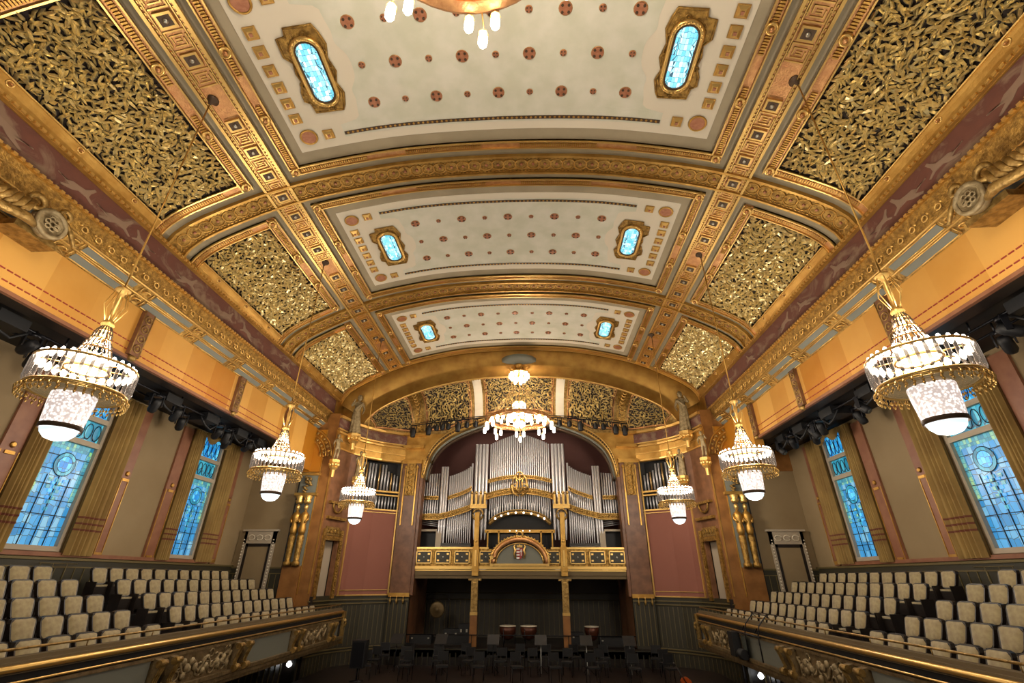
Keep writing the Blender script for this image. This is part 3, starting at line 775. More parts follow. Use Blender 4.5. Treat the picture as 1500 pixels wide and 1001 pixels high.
for off, yy, r in ((.05, 24.27, .05), (.22, 24.27, .04)):
    arch_line(m, off, yy, r, P=SO, C=CO)
m.cur = 1
for i in range(90):
    u = (i+.5)/45-1; x, z = arcpt(SO, CO, abs(u)); s = -1 if u < 0 else 1; m.lathe((s*(x+.04), 24.26, z+.13), [(.06, 0), (.03, -.03)], 4, axis=1)
arch_line(m, -.05, 25.1, .12, P=SO, C=CO); m.cur = 2; arch_line(m, .0, 24.75, .09, P=SO, C=CO)
trim(m, [goldb, darkbr, greyp])
m = MB(); m.box(-5.2, 5.2, 27.6, 27.8, .6, 8.0); struct(m.build('wall_organ_back', mat('maroon_wall', (92, 54, 46), .8)))
m = MB(); m.box(-5.2, 5.2, 25.2, 27.6, 7.9, 8.0); m.box(-5.3, -5.1, 25.2, 27.6, .6, 8); m.box(5.1, 5.3, 25.2, 27.6, .6, 8); struct(m.build('wall_organ_recess', mat('maroon_wall_side', (92, 54, 46), .8)))
# pilasters
for s in (-1, 1):
    T = lambda x, y, z: (x*s, y, z)
    m = MB(T); m.cur = 0; m.box(5.12, 6.05, 24.12, 24.32, -.72, 5.3); m.box(4.98, 5.14, 24.2, 24.9, -.72, 4.6)
    m.cur = 1; m.box(5.08, 6.1, 24.05, 24.3, 5.3, 5.5); m.box(5.05, 6.12, 24.0, 24.3, 6.1, 6.25); m.box(5.02, 6.15, 23.98, 24.3, 6.78, 6.92); m.box(5.1, 6.08, 24.06, 24.3, -.78, -.62)
    m.cur = 2; m.box(5.35, 5.82, 24.04, 24.14, 3.7, 5.3)
    for x in (5.28, 5.88): m.cur = 1; m.box(x-.03, x+.03, 24.05, 24.12, 2.3, 5.2); m.lathe((x, 24.08, 5.1), [(.09, 0), (.05, -.05)], 8, axis=1)
    for k in range(6): m.ring((5.58, 24.03, 3.85+k*.25), .12, .03, axis=1, n=10, m=4)
    trim(m, [marble, gold, goldo])

# ---- curved wing walls between the piers and the pilasters, mapped on a path
WP = [(8.45, 20.9), (8.1, 22.3), (7.72, 22.95), (7.1, 23.6), (6.05, 24.28)]
WC = cum(WP); WL = WC[-1]
def WT(side):
    def f(u, z, h):
        x, y = arcpt(WP, WC, min(max(u/WL, 0), 1)); x2, y2 = arcpt(WP, WC, min(u/WL+.02, 1)); x1, y1 = arcpt(WP, WC, max(u/WL-.02, 0))
        tx, ty = x2-x1, y2-y1; L = math.hypot(tx, ty)
        return (side*(x-ty/L*h), y+tx/L*h, z) if False else (side*(x+(-abs(ty)/L)*h), y-abs(tx)/L*h, z)
    return f
def wbox(m, u0, u1, z0, z1, h0, h1): m.box(u0, u1, z0, z1, h0, h1, max(1, int((u1-u0)/.2)), 1)
for s in (-1, 1):
    m = MB(WT(s)); uD0, uD1 = .35, 1.35; uP0, uP1 = 1.75, WL
    m.cur = 0; wbox(m, 0, uD0, -.7, 6.9, -.2, 0); wbox(m, uD0, uD1, 1.45, 6.9, -.2, 0); wbox(m, uD1, uP0, -.7, 6.9, -.2, 0)
    m.cur = 1; wbox(m, uP0, uP1, -.72, 2.95, -.2, 0)
    m.cur = 5; wbox(m, uP0, uP1, 5.35, 6.9, -.2, 0); wbox(m, 0, uP0, 5.4, 6.3, 0, .02)
    m.cur = 2; wbox(m, 0, WL, 6.3, 6.78, 0, .03)
    m.cur = 4; wbox(m, uP0, WL, 2.95, 5.35, -.6, -.5); wbox(m, uP0-.1, uP0, 2.95, 5.35, -.5, 0); wbox(m, uD0, uD1, -.8, 1.45, -.5, -.3)
    m.cur = 3
    for z, h, t_ in ((6.86, .14, .12), (6.27, .1, .07), (5.4, .08, .06), (5.75, .05, .04), (6.12, .12, .08), (2.98, .07, .07), (2.85, .04, .03), (-.7, .05, .05), (-.5, .03, .03)):
        a = uP0 if z < 5 else 0
        wbox(m, a, WL, z-t_/2, z+t_/2, 0, h)
    for u in (uP0+.05, WL-.12): wbox(m, u-.035, u+.035, -.7, 5.35, 0, .06)
    wbox(m, uP0, WL, 3.82, 3.9, -.2, .02); wbox(m, uP0, WL, 3.66, 3.72, -.2, .02)
    struct(m.build('wall_wing_%s' % SIDE[s], [marble, pinkw, purple, goldb, black, gold]))
    # door frame with beading, relief above
    m = MB(WT(s)); m.cur = 0
    for u in (uD0-.06, uD1+.14): wbox(m, u-.08, u+.08, -.8, 1.9, 0, .1)
    wbox(m, uD0-.1, uD1+.2, 1.45, 1.62, 0, .12); wbox(m, uD0-.1, uD1+.2, 2.3, 2.42, 0, .16); wbox(m, uD0-.1, uD1+.2, 2.95, 3.05, 0, .16)
    m.cur = 1; wbox(m, uD0, uD1, 1.65, 2.0, 0, .05)
    for k in range(24): m.cur = 0; m.lathe((uD1+.14, -.6+k*.105, .1), [(.045, 0), (.02, .04)], 6)
    for k in range(5): m.ring((uD0+.1+k*.2, 1.83, .06), .09, .02, n=8, m=4)
    m.ring(((uD0+uD1)/2, 2.95, .1), .35, .05, n=16, m=5, a0=pi, a1=2*pi)
    trim(m, [goldo, golda])
    # stage door in the wing
    D = struct(bpy.data.objects.new('door_%d' % (3 if s < 0 else 4), None)); COL.objects.link(D); D.location = (s*8.2, 21.8, -.8)
    m = MB(WT(s)); wbox(m, uD0+.5, uD1, -.8, 1.45, -.3, -.25); m.build('door_leaf', wframe, D)
    # side organ pipes: each pipe an individual part of one side organ
    t = thing('side_organ_case', 'narrow bank of silver organ pipes over the old rose panel, %s wing of the stage' % SIDE[s], 'organ', WT(s)(2.5, 3, -.3))
    n = 15
    for k in range(n):
        u = uP0+.16+(WL-uP0-.36)*k/(n-1); top = 5.22 if k < n-4 else 4.9-.06*(k-n+4)
        pt = WT(s)(u, 0, -.28); m = MB(); r = .05
        m.lathe((pt[0], pt[1], 3.95), [(r, 0), (r, top-3.95), (r*.85, top-3.95)], 8); m.build('pipe', pipem if k % 4 else pipem2, t)
        m = MB(); m.lathe((pt[0], pt[1], 3.02), [(.02, 0), (.045, .3), (.045, .62)], 8); m.build('small_pipe', pipem, t)
    # dado of the stage walls
    m = MB(WT(s)); m.cur = 0; wbox(m, -.2, WL, -4, -.7, -.1, 0)
    m.cur = 1
    for z in (-.88, -1.02, -2.78, -2.68): wbox(m, 0, WL, z-.02, z+.02, 0, .06)
    k = .1
    while k < WL: 
        m.cur = 2; m.box(k, k+.03, -2.6, -1.1, 0, .02); m.box(k, k+.03, -3.6, -2.85, 0, .02); k += .21
    struct(m.build('baseboard_stage_%s' % SIDE[s], [dado, dadol, mat('dado_rib_%d' % s, (92, 82, 56), .5)]))
# small gilt brackets lamps on the dado by the pilasters
for s in (-1, 1):
    m = MB(); 
    for k in range(3): m.lathe((s*(5.35+.3*k), 24.0, -1.05), [(.03, 0), (.05, .12), (.02, .25), (.05, .3)], 8)
    trim(m, goldb)
    m = MB(); m.cur = 0; a, b = sorted((s*5.12, s*6.1)); m.box(a, b, 24.15, 24.4, -4, -.8)
    m.cur = 1
    for k in range(5): m.box(s*(5.2+.2*k)-.015, s*(5.2+.2*k)+.015, 24.12, 24.16, -2.6, -1.0)
    m.box(a, b, 24.1, 24.15, -.92, -.86); struct(m.build('baseboard_pilaster_%s' % SIDE[s], [dado, dadol]))

for s in (-1, 1):      # unseen black walls added behind the wings to block world light, and the wall pieces between arch and frieze
    T = lambda x, y, z: (x*s, y, z)
    m = MB(T); m.box(9.6, 9.8, 20.9, 25, -4, 7); m.box(6.1, 9.8, 24.6, 24.8, -4, 7.5); m.box(8.9, 9.8, 21.2, 21.4, -4, 7); struct(m.build('wall_light_block_%s' % SIDE[s], black))
    m = MB(T); m.box(8.06, 9.4, 22.3, 22.5, 6.2, 9.2); m.box(8.5, 9.4, 21.2, 22.4, 6.85, 6.95); m.box(8.95, 9.4, 21.4, 22.4, 6.2, 8.6); trim(m, gold)
# ---- organ gallery: parapet, columns, lunette
T0 = None
G = thing('organ_gallery', 'gilded balustrade gallery with dark inset panels in front of the organ, on two slim columns', 'gallery', (0, 24.4, .1))
m = MB(); m.cur = 0; m.box(-5.12, 5.12, 24.35, 27.5, -.02, .12); m.box(-5.12, 5.12, 24.3, 24.5, .12, .3)
m.build('gallery_slab', ledge, G)
m = MB(); m.box(-5.12, 5.12, 24.22, 24.45, .38, .5); m.box(-5.12, 5.12, 24.28, 24.45, .3, .36); m.box(-5.12, -1.5, 24.27, 24.45, 1.25, 1.33); m.box(1.5, 5.12, 24.27, 24.45, 1.25, 1.33)
m.build('gilt_cornice', goldb, G)
m = MB(); m.box(-5.12, 5.12, 24.3, 24.42, .5, 1.25); m.build('parapet', goldo, G)
for (x0, x1) in ((-5.0, -4.2), (-4.08, -3.28), (-3.16, -2.36), (-1.95, -1.2), (1.2, 1.95), (2.36, 3.16), (3.28, 4.08), (4.2, 5.0)):
    if abs(x0) < 2: x0, x1 = (-1.95, -1.3) if x0 < 0 else (1.3, 1.95)
    m = MB(); m.cur = 0; m.box(x0+.07, x1-.07, 24.27, 24.31, .65, 1.13)
    m.cur = 1
    for (a, b, c, d) in ((x0+.03, x1-.03, .61, .65), (x0+.03, x1-.03, 1.13, 1.17), (x0+.03, x0+.07, .61, 1.17), (x1-.07, x1-.03, .61, 1.17)): m.box(a, b, 24.24, 24.31, c, d)
    xm = (x0+x1)/2
    for dx in (-.23, .23):
        if x1-x0 < .7: dx *= .8
        for dz in (.75, 1.03): m.box(xm+dx-.05, xm+dx+.05, 24.255, 24.28, dz-.035, dz+.035)
    m.cur = 2; m.lathe((xm, 24.27, .89), [(.05, 0), (.02, -.03)], 8, axis=1)
    m.build('inset_panel', [dado, goldb, silver], G)
for x in (-2.1, 2.1):
    m = MB(); m.cur = 0; m.box(x-.15, x+.15, 24.15, 24.4, .1, 1.35); m.box(x-.11, x+.11, 24.2, 24.4, 1.35, 2.9); m.box(x-.17, x+.17, 24.12, 24.4, .3, .42)
    m.cur = 1; m.box(x-.04, x+.04, 24.12, 24.2, .5, 1.2); m.lathe((x, 24.17, 1.6), [(.06, 0), (.03, -.04)], 8, axis=1)
    m.build('gilt_pier', [gold, goldb], G)
    m = MB(); m.cur = 0; m.box(x-.15, x+.15, 24.2, 24.45, -1.4, -.02); m.prism([(x-.3, 24.22), (x+.3, 24.22), (x+.3, 24.45), (x-.3, 24.45)], -.1, -.02)
    m.cur = 2; m.box(x-.17, x+.17, 24.18, 24.47, -1.5, -1.38); m.box(x-.08, x+.08, 24.17, 24.22, -.2, -.15)
    m.cur = 1; m.box(x-.16, x+.16, 24.2, 24.45, -2.7, -1.5); m.build('column', [golda, omarble, goldb], G)
m = MB(); m.cur = 0
ar = [(1.28*cos(pi*k/20), .62+1.05*sin(pi*k/20)) for k in range(21)]
m.cur = 0; m.prism_T = None
pl = MB(lambda a, b, c: (a, c, b)); pl.prism([(1.1*cos(pi*k/20), .6+.86*sin(pi*k/20)) for k in range(21)], 24.24, 24.3); lun = pl.build('lunette', greyp, G)
m = MB()
m.cur = 0; m.tube([(x, 24.2, z) for x, z in ar], .1, 6); m.cur = 1; m.tube([(x*1.1, 24.22, .6+(z-.6)*1.12) for x, z in ar], .05, 6); m.tube([(x*.88, 24.2, .6+(z-.6)*.84) for x, z in ar], .03, 5)
for k in range(28): an = pi*k/27; m.lathe((1.5*cos(an)*.97, 24.2, .62+1.22*sin(an)), [(.05, 0), (.02, -.04)], 5, axis=1)
m.ring((0, 24.18, 1.85), .16, .05, axis=1, n=12, m=5); m.box(-1.4, -1.25, 24.15, 24.3, .5, .95); m.box(1.25, 1.4, 24.15, 24.3, .5, .95); m.box(-1.4, 1.4, 24.18, 24.3, .52, .62)
m.build('lunette_moulding', [goldp, goldb], G)
m = MB(lambda a, b, c: (a, c, b))
sh = [(-.15, 1.3), (.15, 1.3), (.15, 1.0), (.1, .86), (0, .78), (-.1, .86), (-.15, 1.0)]
m.cur = 0; m.prism(sh, 24.19, 24.22)
m.cur = 1
for k in range(4): m.box(-.15, .0, 1.22-k*.13, 1.28-k*.13, 24.17, 24.19)
m.box(.06, .09, .95, 1.24, 24.17, 24.19); m.box(.02, .13, 1.12, 1.15, 24.17, 24.19); m.box(.035, .115, 1.18, 1.21, 24.17, 24.19)
m.cur = 2; m.prism([(-.12, 1.32), (.12, 1.32), (.14, 1.44), (.06, 1.39), (0, 1.48), (-.06, 1.39), (-.14, 1.44)], 24.18, 24.21)
for d in (-1, 1): m.tube([(d*.2, .85, 24.2), (d*.26, 1.05, 24.18), (d*.2, 1.2, 24.18), (d*.28, 1.36, 24.18), (d*.2, 1.44, 24.18)], [.04, .05, .06, .04, .02], 6)
m.build('coat_of_arms', [redm, white, goldb], G)

# ---- the organ
O = thing('organ', 'great concert organ with silver pipes, gilt bands and a gilt emblem above the gallery', 'organ', (0, 26, .2))
def pipe(x, y, zf, zm, zt, r, mm=None):
    m = MB(); m.lathe((x, y, 0), [(r*.35, zf), (r, zm), (r, zm+.02), (r, zt), (r*.8, zt), (r*.8, zt-.2)], 10, cap=False)
    m.box(x-r*.45, x+r*.45, y-r*1.02, y-r*.7, zm, zm+r*1.3)
    return m.build('pipe', mm or pipem, O)
n = 29
for k in range(n):           # centre field
    x = -1.56+3.12*k/(n-1); q = 1-abs(x)/1.6
    pipe(x, 24.95+.25*(1-q)**2*0+.1*abs(x)/1.6, 3.15-.5*(abs(x)/1.6)**2, 3.45-.3*(abs(x)/1.6)**2, 6.5+.62*q**.8, .042)
for s in (-1, 1):
    for k in range(4): pipe(s*(1.76+.18*k), 24.85, 1.7, 2.3, 6.48, .08)
    for k in range(12):      # curving side fields
        x = 2.52+1.2*k/11; u = k/11; pipe(s*x, 24.95+.35*sin(u*pi/2)*.6, 1.55, 2.42-.36*u, 5.5-.62*u**.55-.02, .05)
    for k in range(3): pipe(s*(3.86+.13*k), 25.0, 1.3, 2.3, 5.32, .065)
    for k in range(7): pipe(s*(4.3+.125*k), 25.15, 2.7, 3.2, 5.0-.01*k, .045)
    m = MB(); m.box(s*4.85-.42, s*4.85+.42, 25.1, 26, 2.0, 2.75) if False else None
    for k in range(9):       # tilted small pipes behind, low
        z = 2.35+.09*k; m.tube([(s*4.2, 25.3, z), (s*5.05, 25.3, z+.12*(1 if s > 0 else 1))], .025, 5)
    m.build('small_horizontal_pipes', pipem, O)
    # gilt bands
    m = MB()
    def band(pts, hw):
        m.cur = 0; n_ = len(pts)
        for a, b in zip(pts, pts[1:]): 
            m.poly([(s*a[0], a[1], a[2]-hw), (s*b[0], b[1], b[2]-hw), (s*b[0], b[1], b[2]+hw), (s*a[0], a[1], a[2]+hw)])
        m.cur = 1
        m.tube([(s*p[0], p[1]-.02, p[2]+hw) for p in pts], .025, 4); m.tube([(s*p[0], p[1]-.02, p[2]-hw) for p in pts], .025, 4)
        m.cur = 0
        L = cum([(p[0], p[1]) for p in pts])
        for k in range(int(L[-1]/.14)):
            d = (k+.5)*.14; q = 0
            while q < len(L)-2 and L[q+1] < d: q += 1
            u = (d-L[q])/(L[q+1]-L[q]); p = [pts[q][c]+(pts[q+1][c]-pts[q][c])*u for c in range(3)]
            m.cur = 1; m.ring((s*p[0], p[1]-.03, p[2]), .045, .014, axis=1, n=8, m=4)
    band([(2.5+1.25*k/10, 24.82+.1*k/10, 4.15-.5*(k/10)**.7+.05) for k in range(11)], .08)
    band([(2.4+2.65*k/14, 24.72+.12*min(k/8, 1), 3.3-.52*min(1, (k/9))**.7) for k in range(15)], .13)
    band([(4.25, 25.0, 3.72), (5.05, 25.0, 3.72)], .08)
    band([(1.68*k/10, 24.8, 4.75-.25*(k/10)**2) for k in range(11)], .08)
    band([(1.75*k/10, 24.72, 4.02-.3*(k/10)**2) for k in range(11)], .14)
    m.build('gilt_band', [goldo, goldb], O)
    # square gilt capitals and console supports
    m = MB(); x = s*2.1; m.cur = 0; m.box(x-.42, x+.42, 24.55, 24.8, 3.15, 3.35)
    for dx in (-.33, -.11, .11, .33): m.box(x+dx-.05, x+dx+.05, 24.5, 24.8, 3.3, 3.95); m.lathe((x+dx, 24.5, 3.9), [(.08, 0), (.03, -.05)], 6, axis=1)
    m.cur = 1; m.ring((x, 24.55, 2.85), .26, .06, axis=1, n=14, m=5); m.ring((x, 24.55, 2.85), .12, .04, axis=1, n=10, m=5); m.lathe((x, 24.5, 1.6), [(.06, 0), (.07, .6), (.14, .8), (.1, .95)], 10)
    m.build('pier_capital', [goldb, golda], O)
    m = MB(); m.box(min(s*2.45, s*3.95), max(s*2.45, s*3.95), 24.9, 26.2, .3, 1.55); m.build('pipe_chest', dwood, O)
    m = MB(); m.tube([(s*2.5, 24.88, 1.4), (s*3.9, 24.88, 1.4)], .02, 4); m.tube([(s*3.9, 24.88, 1.4), (s*3.9, 24.88, .4)], .02, 4)
    m.box(s*4.1-.14, s*4.1+.14, 24.95, 25.3, .3, 2.1); m.build('chest_trim', wframe, O)
    m = MB(); m.box(min(s*4.25, s*5.1), max(s*4.25, s*5.1), 25.3, 27.5, .2, 2.1); m.build('side_door', black, O)
    m = MB(); m.box(min(s*4.2, s*5.1), max(s*4.2, s*5.1), 24.95, 25.1, 2.1, 2.2); m.build('side_lintel', wframe, O)
# arch of small facade pipes and lit rail over the console
m = MB(); pts = [(1.65*sin(a), 24.75, 1.55+1.55*cos(a)*.55+.55) for a in [(-1.2+2.4*k/20) for k in range(21)]]
m.tube(pts, .09, 6); m.tube([(p[0], p[1]-.03, p[2]+.14) for p in pts], .035, 5); m.build('console_arch', golda, O)
m = MB()
for k in range(3, 18, 2): m.lathe((pts[k][0], 24.66, pts[k][2]), [(.055, 0), (.04, -.04)], 8, axis=1)
m.build('arch_lamps', bulbs, O)
for k in range(24):
    x = -1.55+3.1*k/23; m = MB(); z0 = 2.95-.5*(x/1.6)**2; m.lathe((x, 24.78, z0), [(.012, 0), (.03, .2), (.03, .55)], 8); m.build('facade_pipe', pipem, O)
m = MB(); m.box(-1.7, 1.7, 25.2, 25.4, .3, 3.4); m.build('console_back', black, O)
m = MB(); m.box(-1.75, 1.75, 24.75, 25.1, 2.02, 2.16)
for x in (-1.6, -1.05, 1.05, 1.6): m.box(x-.035, x+.035, 24.75, 24.85, .5, 2.1)
m.build('console_canopy', gold, O)
m = MB()
for k in range(4): m.lathe((-.5+k*.33, 24.72, 2.1), [(.03, 0), (.02, -.03)], 8, axis=1)
m.build('canopy_lamps', bulbs, O)
m = MB(); m.box(-.75, .75, 24.8, 25.2, .3, 1.7); m.box(-.95, .95, 24.78, 24.95, 1.65, 1.95); m.build('console', dwood, O)
# emblem
m = MB()
for d in (-1, 1):
    m.tube([(d*.05, 24.62, 3.75), (d*.3, 24.6, 3.85), (d*.42, 24.6, 4.2), (d*.34, 24.6, 4.6), (d*.15, 24.6, 4.85)], [.04, .06, .07, .06, .03], 6)
    m.tube([(d*.02, 24.6, 3.9), (d*.16, 24.58, 4.1), (d*.12, 24.58, 4.4), (d*.2, 24.58, 4.65)], [.04, .05, .05, .03], 6)
    m.ring((d*.24, 24.58, 4.25), .09, .03, axis=1, n=10, m=5)
m.ring((0, 24.58, 4.75), .2, .04, axis=1, n=12, m=5); m.tube([(0, 24.58, 3.8), (0, 24.56, 4.9)], .03, 5)
m.build('gilt_emblem', goldb, O)

# ---- dark recess under the gallery
m = MB(); m.box(-5.2, 5.2, 28, 28.2, -3.0, .1); struct(m.build('wall_recess_back', mat('dark_panelling', (52, 45, 32), .6)))
m = MB(); m.cur = 0
m.tube([(-5.2, 27.97, -1.0), (5.2, 27.97, -1.0)], .02, 4); m.tube([(-5.2, 27.97, -.7), (5.2, 27.97, -.7)], .015, 4)
for k in range(40): m.box(-5.1+k*.26, -5.08+k*.26, 27.97, 28.0, -2.6, -1.05)
trim(m, dadol)
m = MB(); m.box(-5.2, 5.2, 24.0, 28.2, -3.0, -2.7); m.box(-6.2, 6.2, 23.5, 24.3, -3.0, -2.7); struct(m.build('floor_recess', dwood))
m = MB(); m.cur = 0; m.box(-6.2, 6.2, 23.5, 23.6, -3.6, -2.72)
m.cur = 1; k = -6.1
while k < 6.1: m.box(k, k+.05, 23.46, 23.5, -3.5, -2.85); k += .24
m.box(-6.2, 6.2, 23.44, 23.6, -2.74, -2.7); struct(m.build('wall_platform_front', [dwood, dado]))
# ================================================================== CHANDELIERS
def side_chandelier(loc, label, zc):
    x, y, _ = loc
    t = thing('crystal_chandelier', label, 'chandelier', (x, y, 2.7), 'crystal chandeliers along the hall')
    c = (x, y, 0)
    m = MB(); m.tube([(x, y, 4.55), (x, y, zc)], .016, 6); m.build('suspension_rod', gold, t)
    m = MB(); m.lathe((x, y, zc-.0), [(.15, -.02), (.15, -.05), (.06, -.09), (.02, -.2)], 14); m.build('ceiling_rose', darkbr, t)
    m = MB(); m.lathe(c, [(.03, 4.62), (.1, 4.58), (.12, 4.54), (.05, 4.5), (.03, 4.4), (.05, 4.3), (.035, 4.1), (.035, 3.95), (.08, 3.9), (.1, 3.84), (.05, 3.78), (.04, 3.6)], 12)
    for k in range(6):
        a = k*pi/3; m.tube([(x+.1*cos(a), y+.1*sin(a), 4.5), (x+.17*cos(a), y+.17*sin(a), 4.2), (x+.06*cos(a), y+.06*sin(a), 3.9)], .01, 4)
    m.build('stem', goldb, t)
    m = MB()      # bell of crystal strings over the drum
    m.cur = 0
    for q, (r, z) in enumerate(((.1, 3.72), (.15, 3.55), (.2, 3.38), (.25, 3.22))): m.ring((x, y, z), r, .015, n=20, m=4)
    for k in range(16):
        a = 2*pi*k/16; m.cur = 1
        m.tube([(x+r*cos(a), y+r*sin(a), z) for r, z in ((.05, 3.84), (.11, 3.72), (.14, 3.55), (.2, 3.38), (.28, 3.16))], .012, 4)
        for r, z in ((.12, 3.66), (.18, 3.46), (.24, 3.26)): m.lathe((x+r*cos(a), y+r*sin(a), z-.05), [(.004, 0), (.022, .04), (.004, .08)], 5)
    m.build('crystal_bell', [agold, cryst2], t)
    m = MB(); m.lathe(c, [(.28, 3.0), (.3, 3.05), (.28, 3.16), (.25, 3.17)], 24, cap=False); m.build('light_crown', bulbs, t)
    m = MB(); R = .66
    for z, r in ((3.06, R), (2.62, R*.97), (2.58, R*.93), (3.0, .3)): m.ring((x, y, z), r, .022, n=36, m=5)
    for k in range(8): a = pi*k/4; m.tube([(x+.28*cos(a), y+.28*sin(a), 3.05), (x+R*cos(a), y+R*sin(a), 3.05)], .012, 4); m.tube([(x+.2*cos(a), y+.2*sin(a), 2.58), (x+R*.95*cos(a), y+R*.95*sin(a), 2.6)], .012, 4)
    m.build('ring_frame', goldb, t)
    for k in range(36):        # hanging crystal rods of the drum
        a = 2*pi*k/36; m = MB(); px, py = x+R*cos(a), y+R*sin(a)
        if k == 0:
            m.T = None; m.lathe((R, 0, 0), [(.01, 2.66), (.026, 2.7), (.026, 3.0), (.016, 3.05)], 6); rod0 = m.build('crystal_rod', crysm); rod = rod0
        else: rod = rod0.copy(); COL.objects.link(rod)
        rod.rotation_euler = (0, 0, a); rod.location = (x, y, 0); rod.parent = t; rod.matrix_parent_inverse = t.matrix_basis.inverted()
    def around(mk, name, mt, n, off):
        first = None
        for k in range(n):
            if first is None: mm = MB(); mk(mm); first = o = mm.build(name, mt)
            else: o = first.copy(); COL.objects.link(o)
            o.rotation_euler = (0, 0, 2*pi*(k+off)/n); o.location = (x, y, 0); o.parent = t; o.matrix_parent_inverse = t.matrix_basis.inverted()
    around(lambda mm: mm.lathe((R-.04, 0, 2.97), [(.015, 0), (.042, .04), (.046, .09), (.015, .16)], 6), 'candle_bulb', bulbm, 30, .5)
    m = MB(); m.cur = 0
    m.lathe(c, [(.2, 2.6), (.63, 2.63), (.63, 2.61), (.2, 2.54)], 30, cap=False)
    for r in (.28, .35, .42, .49, .56): m.ring((x, y, 2.575+.02*(r-.3)), r, .013, n=28, m=4)
    m.build('glass_dish', [mat('amber_glass', (120, 92, 50), .25, .3, emit=.12, ecol=(255, 220, 160), spec=.8) if 'amber_glass' not in MATS else MATS['amber_glass']], t)
    def tassel(mm):
        for r, z in ((.69, 2.5), (.67, 2.42), (.63, 2.47)): mm.lathe((r, 0, z), [(.005, 0), (.022, .03), (.005, .06)], 5)
        mm.tube([(R*.96, 0, 2.62), (.7, 0, 2.54), (.68, 0, 2.44)], .005, 3); mm.tube([(R*.96, 0, 2.6), (.63, 0, 2.5)], .005, 3)
    around(tassel, 'bead_tassel', goldb, 40, 0)
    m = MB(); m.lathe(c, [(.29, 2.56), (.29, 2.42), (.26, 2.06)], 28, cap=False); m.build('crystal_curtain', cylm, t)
    m = MB(); m.lathe(c, [(.27, 2.07), (.27, 2.01), (.255, 2.0)], 28, cap=False); m.build('bronze_band', darkbr, t)
    m = MB(); m.lathe(c, [(.24, 2.02), (.215, 1.94), (.15, 1.87), (.06, 1.84), (.01, 1.835)], 24); m.build('glass_bowl', bowlm, t)
    lamp('chandelier_light_up', (x, y, 3.5), L_SIDE_UP, .35, parent=None).parent = None
    lamp('chandelier_light_down', (x, y, 1.62), L_SIDE_DN, .15)
CH = [((-6.55, 6.62), 'sparkling crystal chandelier large in the left foreground over the balcony rail', 9.82), ((6.63, 6.68), 'sparkling crystal chandelier large in the right foreground before the blue window', 9.8),
      ((-6.46, 12.82), 'crystal chandelier in the middle of the left row, second from the camera', 9.85), ((6.5, 12.88), 'crystal chandelier in the middle of the right row, second from the camera', 9.85),
      ((-6.24, 18.8), 'small-looking crystal chandelier at the stage end of the left row', 9.9), ((6.18, 18.8), 'small-looking crystal chandelier at the stage end of the right row', 9.9)]
for (x, y), lab, z in CH: side_chandelier((x, y, 0), lab, z)

